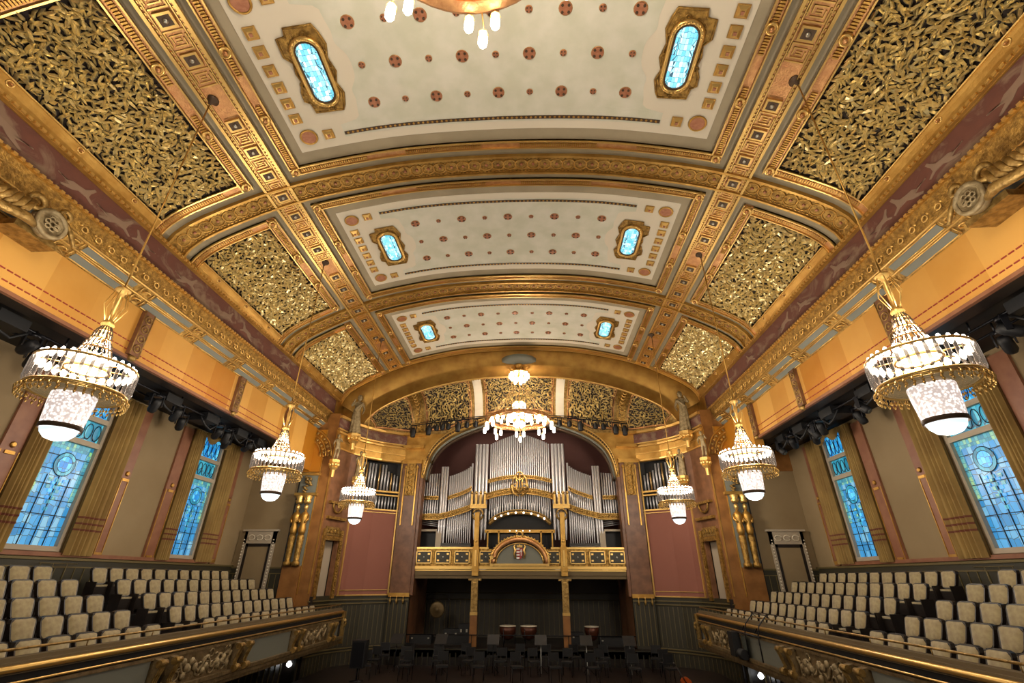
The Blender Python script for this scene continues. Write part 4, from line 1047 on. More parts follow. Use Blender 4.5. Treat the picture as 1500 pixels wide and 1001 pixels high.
def big_chandelier(x, y, zr, ztop, label, upper, energy, ph=0., Rr=1.62, bs=1.):
    t = thing('ring_chandelier', label, 'chandelier', (x, y, zr))
    R = Rr; c = (x, y, 0)
    m = MB(); m.lathe(c, [(R-.14, zr-.05), (R, zr-.07), (R+.07, zr), (R+.04, zr+.14), (R-.02, zr+.16), (R-.12, zr+.1)], 48, cap=False)
    m.ring((x, y, zr+.08), R-.4, .03, n=40, m=5)
    for k in range(64): a = 2*pi*k/64; m.lathe((x+(R+.06)*cos(a), y+(R+.06)*sin(a), zr+.03), [(.03, 0), (.04, .03), (.02, .07)], 5)
    for k in range(8): a = 2*pi*k/8; m.tube([(x+.3*cos(a), y+.3*sin(a), zr+.12), (x+R*cos(a), y+R*sin(a), zr+.08)], .022, 5)
    m.build('gilt_ring', goldp, t)
    m = MB()
    for k in range(16):
        a = 2*pi*k/16; m.tube([(x+r*cos(a), y+r*sin(a), z) for r, z in ((R-.02, zr+.14), (1.15, zr+.62), (.75, zr+1.15), (.42, zr+1.55))], .014, 4)
        a2 = a+pi/16; m.tube([(x+1.15*cos(a), y+1.15*sin(a), zr+.62), (x+.95*cos(a2), y+.95*sin(a2), zr+.72), (x+1.15*cos(a+pi/8), y+1.15*sin(a+pi/8), zr+.62)], .008, 3)
    m.ring((x, y, zr+1.55), .42, .025, n=20, m=5); m.ring((x, y, zr+1.15), .75, .016, n=24, m=4)
    for k in range(8): a = 2*pi*k/8; m.tube([(x+.42*cos(a), y+.42*sin(a), zr+1.55), (x+.36*cos(a), y+.36*sin(a), zr+2.1)], .012, 4)
    m.build('chain_cone', golda, t)
    m = MB(); m.tube([(x, y, zr-.1), (x, y, ztop)], .03, 6); m.lathe(c, [(.1, zr-.16), (.3, zr-.06), (.34, zr+.1), (.1, zr+.2)], 16); m.lathe(c, [(.05, ztop-.3), (.2, ztop-.14), (.24, ztop-.03)], 16); m.build('mast', gold, t)
    def bulb(px, py, pz, L=.24, r=.045, nm='hanging_bulb'):
        L *= bs; r *= bs*1.25
        m = MB(); m.cur = 0; m.lathe((px, py, pz-L), [(.004, 0), (r*.7, .02), (r, .07), (r, L*.75), (r*.7, L)], 8); m.cur = 1; m.lathe((px, py, pz), [(r*1.15, -.02), (r, .03), (.015, .06), (.012, .1)], 8)
        m.build(nm, [bulbm, goldb], t)
    for k in range(8):
        a = 2*pi*k/8+ph
        for da, rr, dz in ((-.12, R+.1, -.08), (.12, R+.1, -.08), (0, R+.2, -.32)):
            bulb(x+rr*cos(a+da), y+rr*sin(a+da), zr+dz)
        m = MB(); m.tube([(x+R*cos(a), y+R*sin(a), zr), (x+(R+.2)*cos(a), y+(R+.2)*sin(a), zr-.1), (x+(R+.2)*cos(a), y+(R+.2)*sin(a), zr-.24)], .012, 4); m.build('bulb_arm', goldb, t)
    for k in range(16):
        a = 2*pi*(k+.5)/16; bulb(x+(R-.38)*cos(a), y+(R-.38)*sin(a), zr+.3, .2, .045, 'upright_bulb')
    for k in range(10):
        a = 2*pi*k/10; bulb(x+.5*cos(a), y+.5*sin(a), zr+.35, .26, .06, 'centre_bulb'); 
    for k in range(6):
        a = 2*pi*k/6; bulb(x+.25*cos(a), y+.25*sin(a), zr+.95, .3, .05, 'centre_bulb')
    for k in range(12):
        a = 2*pi*(k+.5)/12; bulb(x+.85*cos(a), y+.85*sin(a), zr+.42, .2, .045, 'inner_bulb')
    for k in range(6):
        a = 2*pi*k/6; bulb(x+.22*cos(a), y+.22*sin(a), zr+.0, .24, .05, 'inner_bulb')
    if upper:
        for k in range(10):
            a = 2*pi*k/10; bulb(x+.45*cos(a), y+.45*sin(a), zr+2.55, .24, .055, 'crown_bulb')
        for k in range(5):
            a = 2*pi*k/5; bulb(x+.25*cos(a), y+.25*sin(a), zr+2.3, .22, .05, 'crown_bulb')
        m = MB(); m.ring((x, y, zr+2.58), .45, .03, n=20, m=5); m.lathe(c, [(.12, zr+2.62), (.37, zr+2.58), (.1, zr+2.75)], 16)
        m.build('crown_ring', goldb, t)
    lamp('ring_chandelier_light', (x, y, zr+.7), energy*.55, .45); lamp('ring_chandelier_light_low', (x, y, zr-.45), energy*.45, .3)
big_chandelier(.06, 22.2, 6.95, 10.05, 'big ring chandelier with clustered white bulbs hanging before the organ', True, L_BIG, Rr=1.5, bs=1.25)
big_chandelier(-.08, 2.38, 7.86, 10.88, 'ring chandelier cut off by the top edge, only its lowest bulbs in view', True, L_NEAR, ph=radians(86), Rr=1.62, bs=1.3)
m = MB(); m.lathe((.06, 22.4, 9.98), [(.15, 0), (.7, .03), (.95, .12), (.98, .3)], 28)
tag(m.build('ceiling_medallion', greyp), 'grey round ceiling medallion from which the organ chandelier hangs', 'medallion')

# ================================================================== BALCONIES
ROWX = [7.88, 8.73, 9.58, 10.42, 11.25]; ROWZ = [-.95, -.68, -.38, -.06, .23]
YB0, YB1 = 1.5, 21.1
relief_rnd = random.Random(9)
for s in (-1, 1):
    T = lambda x, y, z: (x*s, y, z)
    B = thing('balcony', '%s balcony with ornate gilt and grey parapet below the seats' % SIDE[s], 'balcony', T(8, 11, -2.3))
    m = MB(T); m.box(7.15, 12.0, YB0-4, YB1, -2.3, -2.0); m.box(7.0, 7.2, YB0-4, YB1, -2.3, -1.3)
    for k in range(5):
        z = ROWZ[k]-.86; x0 = ROWX[k]-.3
        m.box(x0, 12.0, YB0-4, 20.9 if k < 4 else 20.2, -2.1, z)
    m.build('seating_tiers', mat('dark_carpet_%d' % s, (17, 14, 14), .9), B)
    m = MB(T); m.cur = 0; m.box(7.02, 7.55, YB0-4, YB1, -1.3, -1.14); m.box(7.05, 7.2, YB0-4, YB1, -1.14, -1.08)
    m.build('padded_ledge', ledge, B)
    m = MB(T); m.tube([(6.98, YB0-4, -1.22), (6.98, YB1, -1.22)], .05, 8); m.tube([(6.95, YB0-4, -1.4), (6.95, YB1, -1.4)], .02, 6); m.build('gilt_moulding', goldb, B)
    m = MB(T); m.tube([(7.12, YB0-4, -.98), (7.12, YB1, -.98)], .022, 6)
    y = YB0
    while y < YB1: m.tube([(7.12, y, -1.1), (7.12, y, -.98)], .012, 4); y += 1.55
    m.build('hand_rail', golda, B)
    m = MB(T)
    for (x0, x1, z0, z1) in ((6.86, 7.2, -2.12, -2.04), (6.9, 7.2, -2.22, -2.14), (6.98, 7.2, -2.32, -2.22), (6.94, 7.2, -1.5, -1.44)): m.box(x0, x1, YB0-4, YB1, z0, z1)
    m.build('lower_moulding', parb, B)
    yb_ = [5.4, 7.8, 11.15, 13.95, 17.1, 19.9]
    for k, y0 in enumerate(yb_):
        for d in (-.22, .22):
            m = MB(T)       # scroll bracket
            prof = [(7.0, -1.46), (6.84, -1.5), (6.8, -1.62), (6.86, -1.78), (6.9, -1.9), (6.84, -2.02), (6.86, -2.1), (7.0, -2.08)]
            mm = MB(lambda a, b, c: T(a, c, b)); mm.prism(prof, y0+d-.09, y0+d+.09)
            sb = mm.build('scroll_bracket', parb, B)
            m = MB(T)
            for q in (-.06, 0, .06): m.tube([(p[0]-.01, y0+d+q, p[1]) for p in prof[1:7]], .02, 4)
            m.lathe((6.82, y0+d-.1, -1.56), [(.07, 0), (.07, .2)], 8, axis=1); m.lathe((6.83, y0+d-.1, -2.02), [(.08, 0), (.08, .2)], 8, axis=1)
            m.build('scroll_ribs', golda, sb)
        y1 = yb_[k+1] if k+1 < len(yb_) else YB1
        a, b = y0+.36, min(y1-.36, YB1)
        if b-a < .3: continue
        m = MB(T); m.box(6.97, 7.05, a, b, -2.04, -1.5)
        if (k % 2 == 1): m.build('plain_grey_panel', greyp, B)
        else:
            m.build('relief_ground', parb, B); m = MB(T); rnd = relief_rnd
            for q in range(26):
                yy = rnd.uniform(a+.1, b-.1); z = rnd.uniform(-1.95, -1.58)
                m.ring((6.96, yy, z), rnd.uniform(.06, .13), .025, axis=0, n=9, m=4, a0=rnd.uniform(0, 6), a1=rnd.uniform(7, 11)) if q % 2 else m.lathe((6.97, yy, z), [(.09, 0), (.08, -.04), (.03, -.07)], 7, axis=0)
            m.tube([(6.96, a+(b-a)*q/24, -1.77+.13*sin(q*1.1)) for q in range(25)], .035, 5); m.build('scroll_relief', stone, B)
    m = MB(T); m.box(6.88, 7.3, YB1-.05, YB1+.1, -2.3, -1.2); m.ring((6.95, YB1+.02, -1.6), .13, .05, axis=1, n=12, m=5); m.ring((6.98, YB1+.02, -2.0), .1, .04, axis=1, n=12, m=5); m.build('end_scroll', golda, B)

# ---- theatre seats: cream backs facing the hall
def make_seat():
    t = thing('theatre_chair', 'cream seat', 'chair', (0, 0, 0))
    # local frame: +x is the way the seat faces, origin on the floor below the back
    m = MB()
    def bk(u, v):        # rounded square, slightly wider at the top, bulging to the front
        yy = (u-.5)*2; zz = v*2-1
        n_ = 4.5; k = (abs(yy)**n_+abs(zz)**n_)**(1/n_) if (yy or zz) else 1
        mx = max(abs(yy), abs(zz)) or 1; f = mx/k
        yy *= f; zz *= f
        wd = .214+.024*zz
        return (.02+.05*(1-max(abs(yy), abs(zz))**4)-.065*zz, yy*wd, .65+zz*.188)
    m.grid(bk, 12, 12); m.build('back_cushion', velvet, t)
    m = MB(); pts = disc_pts(0, 0, 1, 20)
    o = []
    for a, b in disc_pts(0, 0, 1, 24):
        k = (abs(a)**5+abs(b)**5)**(1/5); o.append((a/k*(.236+.022*b/k), .648+b/k*.208))
    mm = MB(lambda a, b, c: (c-.34*(b-.648), a, b)); mm.prism(o, -.05, .025); mm.build('back_shell', dwood, t)
    m = MB(); m.box(.08, .16, -.22, .22, .12, .42); fs = m.build('folded_seat', dwood, t)
    m = MB(); m.box(.08, .17, -.2, .2, .385, .43); m.build('seat_pad', velvet, fs)
    for d in (-.272, .272): m = MB(); m.box(-.04, .26, d-.012, d+.012, .0, .5); m.build('side_panel', dwood, t)
    return t
seat0 = make_seat(); used = [False]
ROWN = ['front row at the rail', 'second row', 'third row', 'fourth row', 'back row by the window wall']
PITCH = .575; nseat = 0
for s in (-1, 1):
    for r in range(5):
        yend = [20.45, 20.25, 20.3, 20.3, 19.75][r]; nfar = [12, 12, 12, 12, 11][r]
        spots = []
        for k in range(nfar): spots.append((yend-PITCH*(k+.5), 'beyond the dark aisle steps', k+1, 'from the stage end'))
        ynear = [12.12, 12.16, 12.25, 12.32, 12.34][r]
        for k in range(11): spots.append((ynear-PITCH*(k+.5), 'on the near side of the dark aisle steps', k+1, 'from the aisle'))
        for (y, blk, k, ref) in spots:
            z = ROWZ[r]; X = ROWX[r]*s
            p = [px_of(X+dx, y+dy, z-dz) for dx in (-.1, .1) for dy in (-.3, .3) for dz in (0, .5)]
            if all(q[0] < 2 or q[0] > 1498 or q[1] > 1000 for q in p): continue
            rn = ('front row', 'second row', 'third row', 'fourth row', 'back row')[r]
            lab = "cream chair in the %s balcony's %s, %s %s" % (SIDE[s], rn, ORD[k], 'from the stage end' if ref != 'from the aisle' else 'on the camera side of the aisle')
            loc = (X, y, z-.86); rz = (pi if s > 0 else 0)+random.uniform(-.03, .03)
            grp = 'cream theatre chairs of the %s balcony' % SIDE[s]
            if not used[0]:
                used[0] = True; seat0.location = loc; seat0.rotation_euler = (0, 0, rz); seat0['label'] = lab; seat0['group'] = grp
            else: dup(seat0, loc, rz, lab, grp)
            nseat += 1
    # small white tread lights on the aisle steps, thin grey partition rails on top of the aisle
    T = lambda x, y, z: (x*s, y, z)
    for r in range(5):
        m = MB(T); m.box(ROWX[r]-.3, ROWX[r]-.28, 12.95, 13.1, ROWZ[r]-.88, ROWZ[r]-.86)
        tag(m.build('step_light', spotw), 'tiny white step light, %s balcony aisle, %s' % (SIDE[s], ROWN[r]), 'step light')
    m = MB(T)
    for y in (12.45, 12.8, 13.2): m.tube([(11.8, y, -.3), (11.8, y, .3)], .01, 4)
    m.tube([(11.8, 12.4, .3), (11.8, 13.5, .3)], .012, 4); trim(m, dadol)

# ================================================================== LIGHTING RIGS
def moving_light(loc, rz, tilt, label):
    t = thing('stage_light', label, 'stage light', loc, rz=0)
    x, y, z = loc
    R_ = Matrix.Rotation(rz, 3, 'Z') @ Matrix.Rotation(tilt, 3, 'Y')
    def TT(a, b, c): v = R_ @ Vector((a, b, c-.28)); return (x+v.x, y+v.y, z-.28+v.z)
    def TY(a, b, c): v = Matrix.Rotation(rz, 3, 'Z') @ Vector((a, b, c)); return (x+v.x, y+v.y, z+v.z)
    m = MB(TY); m.lathe((0, 0, -.08), [(.03, .16), (.05, .1), (.12, .08), (.12, 0)], 10); m.box(-.05, .05, -.17, -.14, -.34, -.02); m.box(-.05, .05, .14, .17, -.34, -.02); m.box(-.06, .06, -.17, .17, -.06, -.0); m.build('yoke', blackm, t)
    m = MB(TT); m.lathe((0, 0, .28), [(.09, -.26), (.12, -.2), (.12, .05), (.1, .14), (.05, .17)], 12); m.build('lamp_head', black, t)
    m = MB(TT); m.lathe((0, 0, .28), [(.085, -.262), (.05, -.268), (.01, -.27)], 12); m.build('lens', screen, t)
    return t
for s in (-1, 1):
    T = lambda x, y, z: (x*s, y, z)
    for q, X in enumerate((10.3, 10.8)):
        m = MB(T); m.tube([(X, 5.0, 4.82), (X, 20.2, 4.82)], .03, 6); 
        for k in range(8): m.tube([(X, 5.3+k*2.0, 4.82), (X, 5.3+k*2.0, 5.06)], .02, 5)
        tag(m.build('lighting_pipe', blackm), 'black lighting pipe under the dark ceiling of the %s gallery, %s one' % (SIDE[s], ('inner', 'outer')[q]), 'lighting pipe')
    rr = random.Random(20+s); ys = (5.6, 7.4, 8.6, 9.2, 12.4, 13.3, 14.2, 15.4, 15.9, 16.7, 17.3, 18.3)
    for k, y in enumerate(ys):
        moving_light((s*(10.3 if k % 3 else 10.8), y, 4.78), rr.uniform(-1, 1), rr.uniform(.5, 1.2)*(-s), 'black moving stage light, %s in the %s gallery rig counted from the camera' % (ORD[k+1], SIDE[s]))
    for k in range(5):      # drooping cables on dark boxes
        y0 = (7.6, 12.5, 14.4, 16.2, 17.6)[k]; t = thing('cable_box', 'black box with a looping cable in the %s gallery rig, %s from the camera' % (SIDE[s], ORD[k+1]), 'cable box', T(10.5, y0+.4, 4.7))
        m = MB(T); m.tube([(10.35, y0, 4.8), (10.3, y0+.25, 4.55), (10.35, y0+.6, 4.5), (10.3, y0+.9, 4.78)], .035, 5); m.build('cable', black, t)
        m = MB(T); m.box(10.2, 10.9, y0+.1, y0+.75, 4.7, 4.95); m.build('housing', black, t)
m = MB(); pts = [(x/2, 23.0, 7.42-.014*(x/2)**2) for x in range(-11, 12)]
m.tube(pts, .03, 5); m.tube([(p[0], p[1]+.25, p[2]+.18) for p in pts], .02, 5)
for p in pts[::2]: m.tube([p, (p[0], p[1]+.25, p[2]+.18)], .015, 4)
for x in (-5.2, -2.6, 2.6, 5.2): m.tube([(x, 23.0, 7.3), (x, 23.1, 8.6-.05*abs(x))], .012, 4)
tag(m.build('light_bar', blackm), 'long black lighting truss hung across the arch above the organ', 'lighting truss')
for k, x in enumerate((-5.4, -4.6, -4.2, -3.9, -3.6, -3.1, -2.65, -2.2, 2.1, 2.6, 3.15, 3.9, 4.3, 4.9, 5.35)):
    big = k in (0, 1, 5, 10, 13, 14)
    t = thing('theatre_spotlight', 'black spotlight hanging from the organ arch truss, %s from the left' % ORD[k+1], 'spotlight', (x, 22.9, 7.3))
    z = 7.38-.014*x*x; m = MB(); r = .13 if big else .09; L = .5 if big else .34
    m.lathe((x, 22.92, z-.1-L), [(r*.8, 0), (r, .06), (r, L*.7), (r*.6, L)], 10); m.build('lamp_body', black, t)
    m = MB(); m.box(x-r-.03, x-r, 22.88, 22.96, z-.4, z); m.box(x+r, x+r+.03, 22.88, 22.96, z-.4, z); m.box(x-r-.03, x+r+.03, 22.88, 22.96, z-.03, z+.02); m.build('yoke', blackm, t)

# ---- projector clamped over the right parapet
t = thing('clamped_light_frame', 'black spotlight on a wire frame hooked over the right balcony parapet', 'stage light', (6.9, 16, -1.6))
m = MB()
for y in (15.3, 16.2): m.tube([(7.3, y, -1.05), (7.15, y, -.9), (6.9, y, -1.15), (6.82, y, -1.4), (6.82, y, -2.0)], .02, 5); m.tube([(7.15, y, -.9), (7.0, y+.25, -1.15), (6.86, y+.3, -1.35)], .015, 5)
m.tube([(7.15, 15.3, -.9), (7.15, 16.2, -.9)], .015, 5); m.tube([(6.82, 15.2, -1.42), (6.82, 17.2, -1.42)], .03, 5); m.build('hook_frame', blackm, t)
m = MB(); m.box(6.62, 6.86, 16.75, 17.1, -2.05, -1.42); m.lathe((6.75, 16.3, -1.95), [(.13, 0), (.15, .25), (.1, .42)], 12, axis=1); m.build('lamp_housing', black, t)
m = MB(); m.box(6.86, 6.88, 16.3, 16.7, -1.85, -1.5); m.build('shutter_plate', screen, t)
# ---- wall lamps under the balconies
for s in (-1, 1):
    t = thing('wall_sconce', 'small bright lamp glowing under the %s balcony' % SIDE[s], 'wall lamp', (s*8.9, 21.3, -3.0))
    yy = 21.0 if s < 0 else 20.6; zz = -2.98 if s < 0 else -3.1
    m = MB()
    for d in ((0, 0, 0),)+(((-.12, .1, .12), (.15, .1, .16)) if s < 0 else ()): m.lathe((s*8.75+d[0], yy+d[1], zz+d[2]-.08), [(.03, 0), (.1 if d == (0, 0, 0) else .05, .06), (.1 if d == (0, 0, 0) else .05, .12), (.03, .2)], 10)
    m.build('lit_globe', spotw, t)
    m = MB(); m.tube([(s*8.99, yy, zz+.3), (s*8.75, yy, zz+.15)], .02, 5); m.build('bracket', gold, t)

# ================================================================== STATUES
def figure(loc, H, face, label, seed, kind='draped'):
    """small sculpted figure grown from a skinned skeleton; loc = between the feet"""
    t = thing('statue', label, 'statue', loc)
    x, y, z = loc; k = H/1.75; rnd = random.Random(seed); c, s_ = cos(face), sin(face)
    def P(a, b, d): return (x+(c*a-s_*b)*k, y+(s_*a+c*b)*k, z+d*k)
    V_ = []; E_ = []; R_ = []
    def node(p, r, par=None):
        V_.append(P(*p)); R_.append(r*k)
        if par is not None: E_.append((par, len(V_)-1))
        return len(V_)-1
    lift = rnd.choice((1, -1)); sw = .05*lift
    pel = node((sw, 0, .95), .13); wst = node((sw*.5, 0, 1.12), .115, pel); ch = node((0, 0, 1.32), .14, wst); nk = node((0, -.01, 1.5), .055, ch); node((0, -.02, 1.54), .05, nk)
    for d in (-1, 1):
        sh = node((.17*d, 0, 1.42), .065, ch)
        if d == lift: el = node((.3*d, -.1, 1.25), .05, sh); wr = node((.2*d, -.28, 1.42), .036, el); node((.16*d, -.32, 1.5), .03, wr)
        else: el = node((.26*d, .02, 1.15), .05, sh); wr = node((.22*d, -.12, .95), .036, el); node((.2*d, -.17, .88), .03, wr)
        kn = node((.1*d+sw, -.07 if d == lift else 0, .52), .08, node((.1*d+sw, 0, .85), .1, pel)); an = node((.1*d, 0, .1), .05, kn); node((.11*d, -.12, .04), .045, an)
    me = bpy.data.meshes.new('body'); me.from_pydata(V_, E_, []); me.update(); me.materials.append(stone)
    o = bpy.data.objects.new('body', me); COL.objects.link(o); md = o.modifiers.new('skin', 'SKIN')
    me.skin_vertices[0].data[0].use_root = True
    for i, r in enumerate(R_): me.skin_vertices[0].data[i].radius = (r, r)
    md.use_smooth_shade = True; o.modifiers.new('sub', 'SUBSURF').levels = 1; o.modifiers['sub'].render_levels = 1
    o.parent = t; o.matrix_parent_inverse = t.matrix_basis.inverted()
    m = MB(P); m.lathe((0, -.02, 1.66), [(.02, -.13), (.065, -.1), (.085, -.03), (.09, .04), (.07, .1), (.02, .125)], 12)
    m.lathe((0, -.115, 1.64), [(.018, -.02), (.006, .05)], 5)
    for d in (-1, 1): m.lathe((d*.032, -.098, 1.67), [(.014, -.008), (.008, .01)], 5); m.lathe((d*.09, -.02, 1.65), [(.018, -.02), (.014, .03)], 5)
    m.tube([(-.025, -.1, 1.6), (.025, -.1, 1.6)], .008, 4); m.build('head', stone, t)
    m = MB(P); m.lathe((0, .01, 1.68), [(.08, -.1), (.1, -.02), (.105, .05), (.07, .12), (.02, .14)], 12); m.build('hair', stone, t)
    if kind == 'draped':
        m = MB(P)
        def dr(u, v):
            a = u*2*pi; r = .15+.09*v+.018*sin(a*9)*v; return (sw*(1-v)+r*cos(a), r*.8*sin(a), 1.14-1.1*v)
        m.grid(dr, 54, 8); m.tube([(.17*lift*-1, -.1, 1.42), (0, -.15, 1.25), (.12*lift, -.13, 1.1), (.05, .15, 1.05)], [.04, .05, .05, .03], 6); m.build('drapery', stone, t)
    return t
def plinth(x, y, z, r, label):
    m = MB(); m.lathe((x, y, z), [(r*.3, -.75), (r*.35, -.45), (r*.8, -.35), (r*.6, -.25), (r, -.12), (r, 0)], 8, smooth=False)
    for k in range(8): a = k*pi/4; m.lathe((x+r*.75*cos(a), y+r*.75*sin(a), z-.3), [(.03, 0), (.09, .08), (.05, .18)], 6)
    tag(m.build('statue_bracket', goldb), label, 'bracket')
for s in (-1, 1):
    n = SIDE[s]; f = -.35*s
    figure((s*7.95, 21.7, 6.2), 1.95, f, 'large draped stone figure high in the %s corner under the arch' % n, 1+s)
    plinth(s*7.95, 21.7, 6.2, .33, 'gilt bracket carrying the large draped figure in the %s corner' % n)
    figure((s*8.22, 20.62, 4.72), 1.15, f, 'small nude stone putto on a gilt capital, %s pier, nearest the hall' % n, 5+s, 'nude')
    plinth(s*8.22, 20.62, 4.72, .24, 'gilt capital under the putto nearest the hall, %s pier' % n)
    figure((s*7.55, 21.95, 4.2), 1.2, f, 'small draped stone figure on a gilt capital beside the organ pipes, %s wing' % n, 9+s)
    plinth(s*7.55, 21.95, 4.2, .26, 'gilt capital under the small draped figure beside the %s wing pipes' % n)
    # pair of gilt herms on the pier
    for q, X in enumerate((9.14, 9.5)):
        x, y = s*X, 20.7; t = thing('gilt_herm', 'golden half-figure herm on a tapering pedestal, %s pier, %s one of the pair' % (n, ('inner', 'outer')[q]), 'sculpture', (x, y, .42))
        m = MB(); m.lathe((x, y, 0), [(.17, .42), (.17, .55), (.11, .6), (.12, .8), (.15, 1.5), (.13, 1.6)], 8); m.build('tapered_pedestal', goldo, t)
        m = MB(); m.lathe((x, y, 0), [(.1, 1.6), (.14, 1.72), (.15, 1.85), (.11, 2.0), (.15, 2.2), (.17, 2.35), (.14, 2.46), (.06, 2.52), (.055, 2.58)], 14)
        for d in (-1, 1): m.tube([(x+d*.15, y, 2.38), (x+d*.19, y-.05, 2.2), (x+d*.1, y-.15, 2.08)], [.06, .05, .04], 6)
        m.build('torso', gold, t)
        m = MB(); m.lathe((x, y-.02, 2.7), [(.03, -.14), (.07, -.1), (.09, 0), (.08, .08), (.03, .13)], 12); m.lathe((x, y-.12, 2.68), [(.02, -.02), (.006, .05)], 5); m.lathe((x, y, 2.86), [(.13, 0), (.16, .1), (.12, .16), (.18, .28), (.18, .32)], 10); m.build('head', goldb, t)
    t = thing('carved_group', 'carved gilt figure group in the grey niche above the herms, %s pier' % n, 'sculpture', (s*9.3, 20.75, 3.3))
    m = MB(); rnd = random.Random(4)
    for k in range(14): m.lathe((s*9.3+rnd.uniform(-.16, .16), 20.76, 3.36+k*.048), [(.03, -.03), (.09, 0), (.03, .05)], 7)
    m.ring((s*9.3, 20.72, 3.85), .13, .04, axis=1, n=10, m=5); m.build('carving', golda, t)
    # cartouche with medallion and scrolls on the entablature near the camera
    t = thing('stone_cartouche', 'sculpted cartouche with a round medallion and scrolls on the %s entablature' % n, 'sculpture', (s*8.95, 6.5, 6.3))
    T = lambda x, y, z: (x*s, y, z)
    m = MB(T); m.lathe((8.95, 6.72, 6.25), [(.3, 0), (.3, -.1), (.24, -.16), (.2, -.12)], 20, axis=0); m.ring((8.8, 6.72, 6.25), .27, .05, axis=0, n=20, m=5)
    for k in range(7): m.ring((8.78, 6.72+.1*cos(k), 6.25+.1*sin(k)), .05, .02, axis=0, n=8, m=4)
    m.build('medallion', stone, t)
    m = MB(T); m.box(8.98, 9.5, 6.3, 7.15, 5.92, 6.05); m.ring((8.85, 6.35, 6.5), .14, .06, axis=0, n=12, m=5); m.ring((8.85, 6.9, 6.62), .1, .05, axis=0, n=12, m=5)
    m.tube([(8.85, 6.95, 6.5), (8.85, 7.15, 6.35), (8.85, 7.3, 6.15), (8.85, 7.4, 6.2)], [.05, .05, .04, .02], 6)
    for k in range(8):
        y = 6.25-.12*k; m.tube([(8.75, y, 6.4-.02*k), (8.7, y-.1, 6.15), (8.78, y-.2, 5.95)], [.05, .07, .03], 6)
    m.tube([(8.85, 6.5, 6.05), (8.7, 6.2, 6.0), (8.75, 5.7, 5.9), (8.8, 5.4, 5.95)], [.06, .1, .09, .05], 8)
    m.build('scrolls', golda, t)
# ---- painted animals on the frieze (raised silhouettes)
deer = [(0, 0), (.12, .1), (.3, .12), (.5, .16), (.62, .3), (.7, .42), (.78, .4), (.74, .3), (.68, .18), (.66, .02), (.85, -.12), (.8, -.16), (.6, -.06), (.35, -.06), (.2, -.18), (-.1, -.3), (-.14, -.25), (.08, -.1), (-.08, -.02), (-.3, .05), (-.3, .02)]
fr = mat('frieze_figure', (140, 112, 90), .8)
for s in (-1, 1):
    m = MB(lambda a, b, c: (s*(9.02-c), a, b))
    for k, (y, sc_) in enumerate(((5.9, .8), (6.9, .7), (7.9, .8), (9.2, .6), (10.4, .7), (12.3, .6), (14, .7), (16.2, .6), (18.4, .6))):
        o = [(y+(p[0]*(1 if k % 3 else -1)-.25)*sc_*1.1, 7.46+p[1]*sc_*.9) for p in deer]; m.prism(o, 0, .012)
    trim(m, fr)

# ================================================================== THE STAGE
def chair(x, y, rz):
    t = thing('orchestra_chair', 'dark orchestra chair', 'chair', (0, 0, 0))
    m = MB(); m.box(-.21, .21, -.2, .2, .43, .48); m.build('seat', black, t)
    m = MB(); m.box(-.2, .2, .18, .22, .6, .88); m.build('backrest', black, t)
    for a in (-.19, .19):
        for b in (-.18, .18): m = MB(); m.tube([(a, b, 0), (a, b, .9 if b > 0 else .44)], .012, 5); m.build('leg', blackm, t)
    return t
ch0 = chair(0, 0, 0); rnd = random.Random(2); first = True
for r, (yy, zf, nn, nm) in enumerate(((22.6, -3.3, 11, 'back row'), (21.4, -3.3, 10, 'second row from the back'), (20.2, -3.3, 9, 'third row from the back'))):
    for k in range(nn):
        x = -6.2+12.4*(k+.5)/nn+rnd.uniform(-.1, .1); lab = 'dark orchestra chair on the stage, %s, %s from the left' % (nm, ORD[k+1])
        loc = (x, yy, zf); rz = rnd.uniform(-.3, .3)
        if first: ch0.location = loc; ch0.rotation_euler = (0, 0, rz); ch0['label'] = lab; ch0['group'] = 'orchestra chairs on the stage'; first = False
        else: dup(ch0, loc, rz, lab, 'orchestra chairs on the stage')
for k, x in enumerate((-4.9, -3.1, -1.0, .9, 2.7, 4.4)):
    t = thing('music_stand', 'black music stand among the orchestra chairs, %s from the left' % ORD[k+1], 'music stand', (x, 21.9, -3.3)); z = -3.3
    m = MB(); m.tube([(x, 21.9, z), (x, 21.9, z+1.0)], .014, 5); m.build('pole', white if k > 2 else blackm, t)
    m = MB(lambda a, b, c: (x+a, 21.9+b*.4, z+1.1+b*.3+c)); m.box(-.24, .24, -.5, .5, 0, .015); m.build('desk', black, t)
    m = MB()
    for q in range(3): a = q*2.1; m.tube([(x, 21.9, z+.25), (x+.25*cos(a), 21.9+.25*sin(a), z)], .01, 4)
    m.build('tripod', blackm, t)
for k, (x, r) in enumerate(((-.6, .38), (.38, .38), (3.3, .33))):
    t = thing('kettledrum', 'copper kettledrum with pale head under the organ gallery, %s' % ('left of centre', 'right of centre', 'behind the right column')[k], 'kettledrum', (x, 25.3, -2.7)); z = -2.7
    m = MB(); m.lathe((x, 25.3, z+.15), [(.06, 0), (r*.7, .1), (r, .35), (r, .55)], 20); bw = m.build('copper_bowl', dcop, t)
    m = MB(); m.lathe((x, 25.3, z+.7), [(r*1.03, 0), (r*1.03, .03), (r*.96, .035), (.01, .035)], 20); m.build('drum_head', cream, bw)
    for q in range(3): m = MB(); a = q*2.1; m.tube([(x+r*.9*cos(a), 25.3+r*.9*sin(a), z), (x+r*.98*cos(a), 25.3+r*.98*sin(a), z+.65)], .02, 5); m.build('leg', blackm, t)
t = thing('gong', 'round bronze gong in a dark frame at the left under the gallery', 'gong', (-4.1, 26, -2.7))
m = MB(); m.lathe((-4.1, 25.9, -1.38), [(.36, .06), (.36, 0), (.3, -.03), (.12, -.03), (.1, -.07), (.01, -.08)], 24, axis=1); m.build('bronze_disc', dbrz, t)
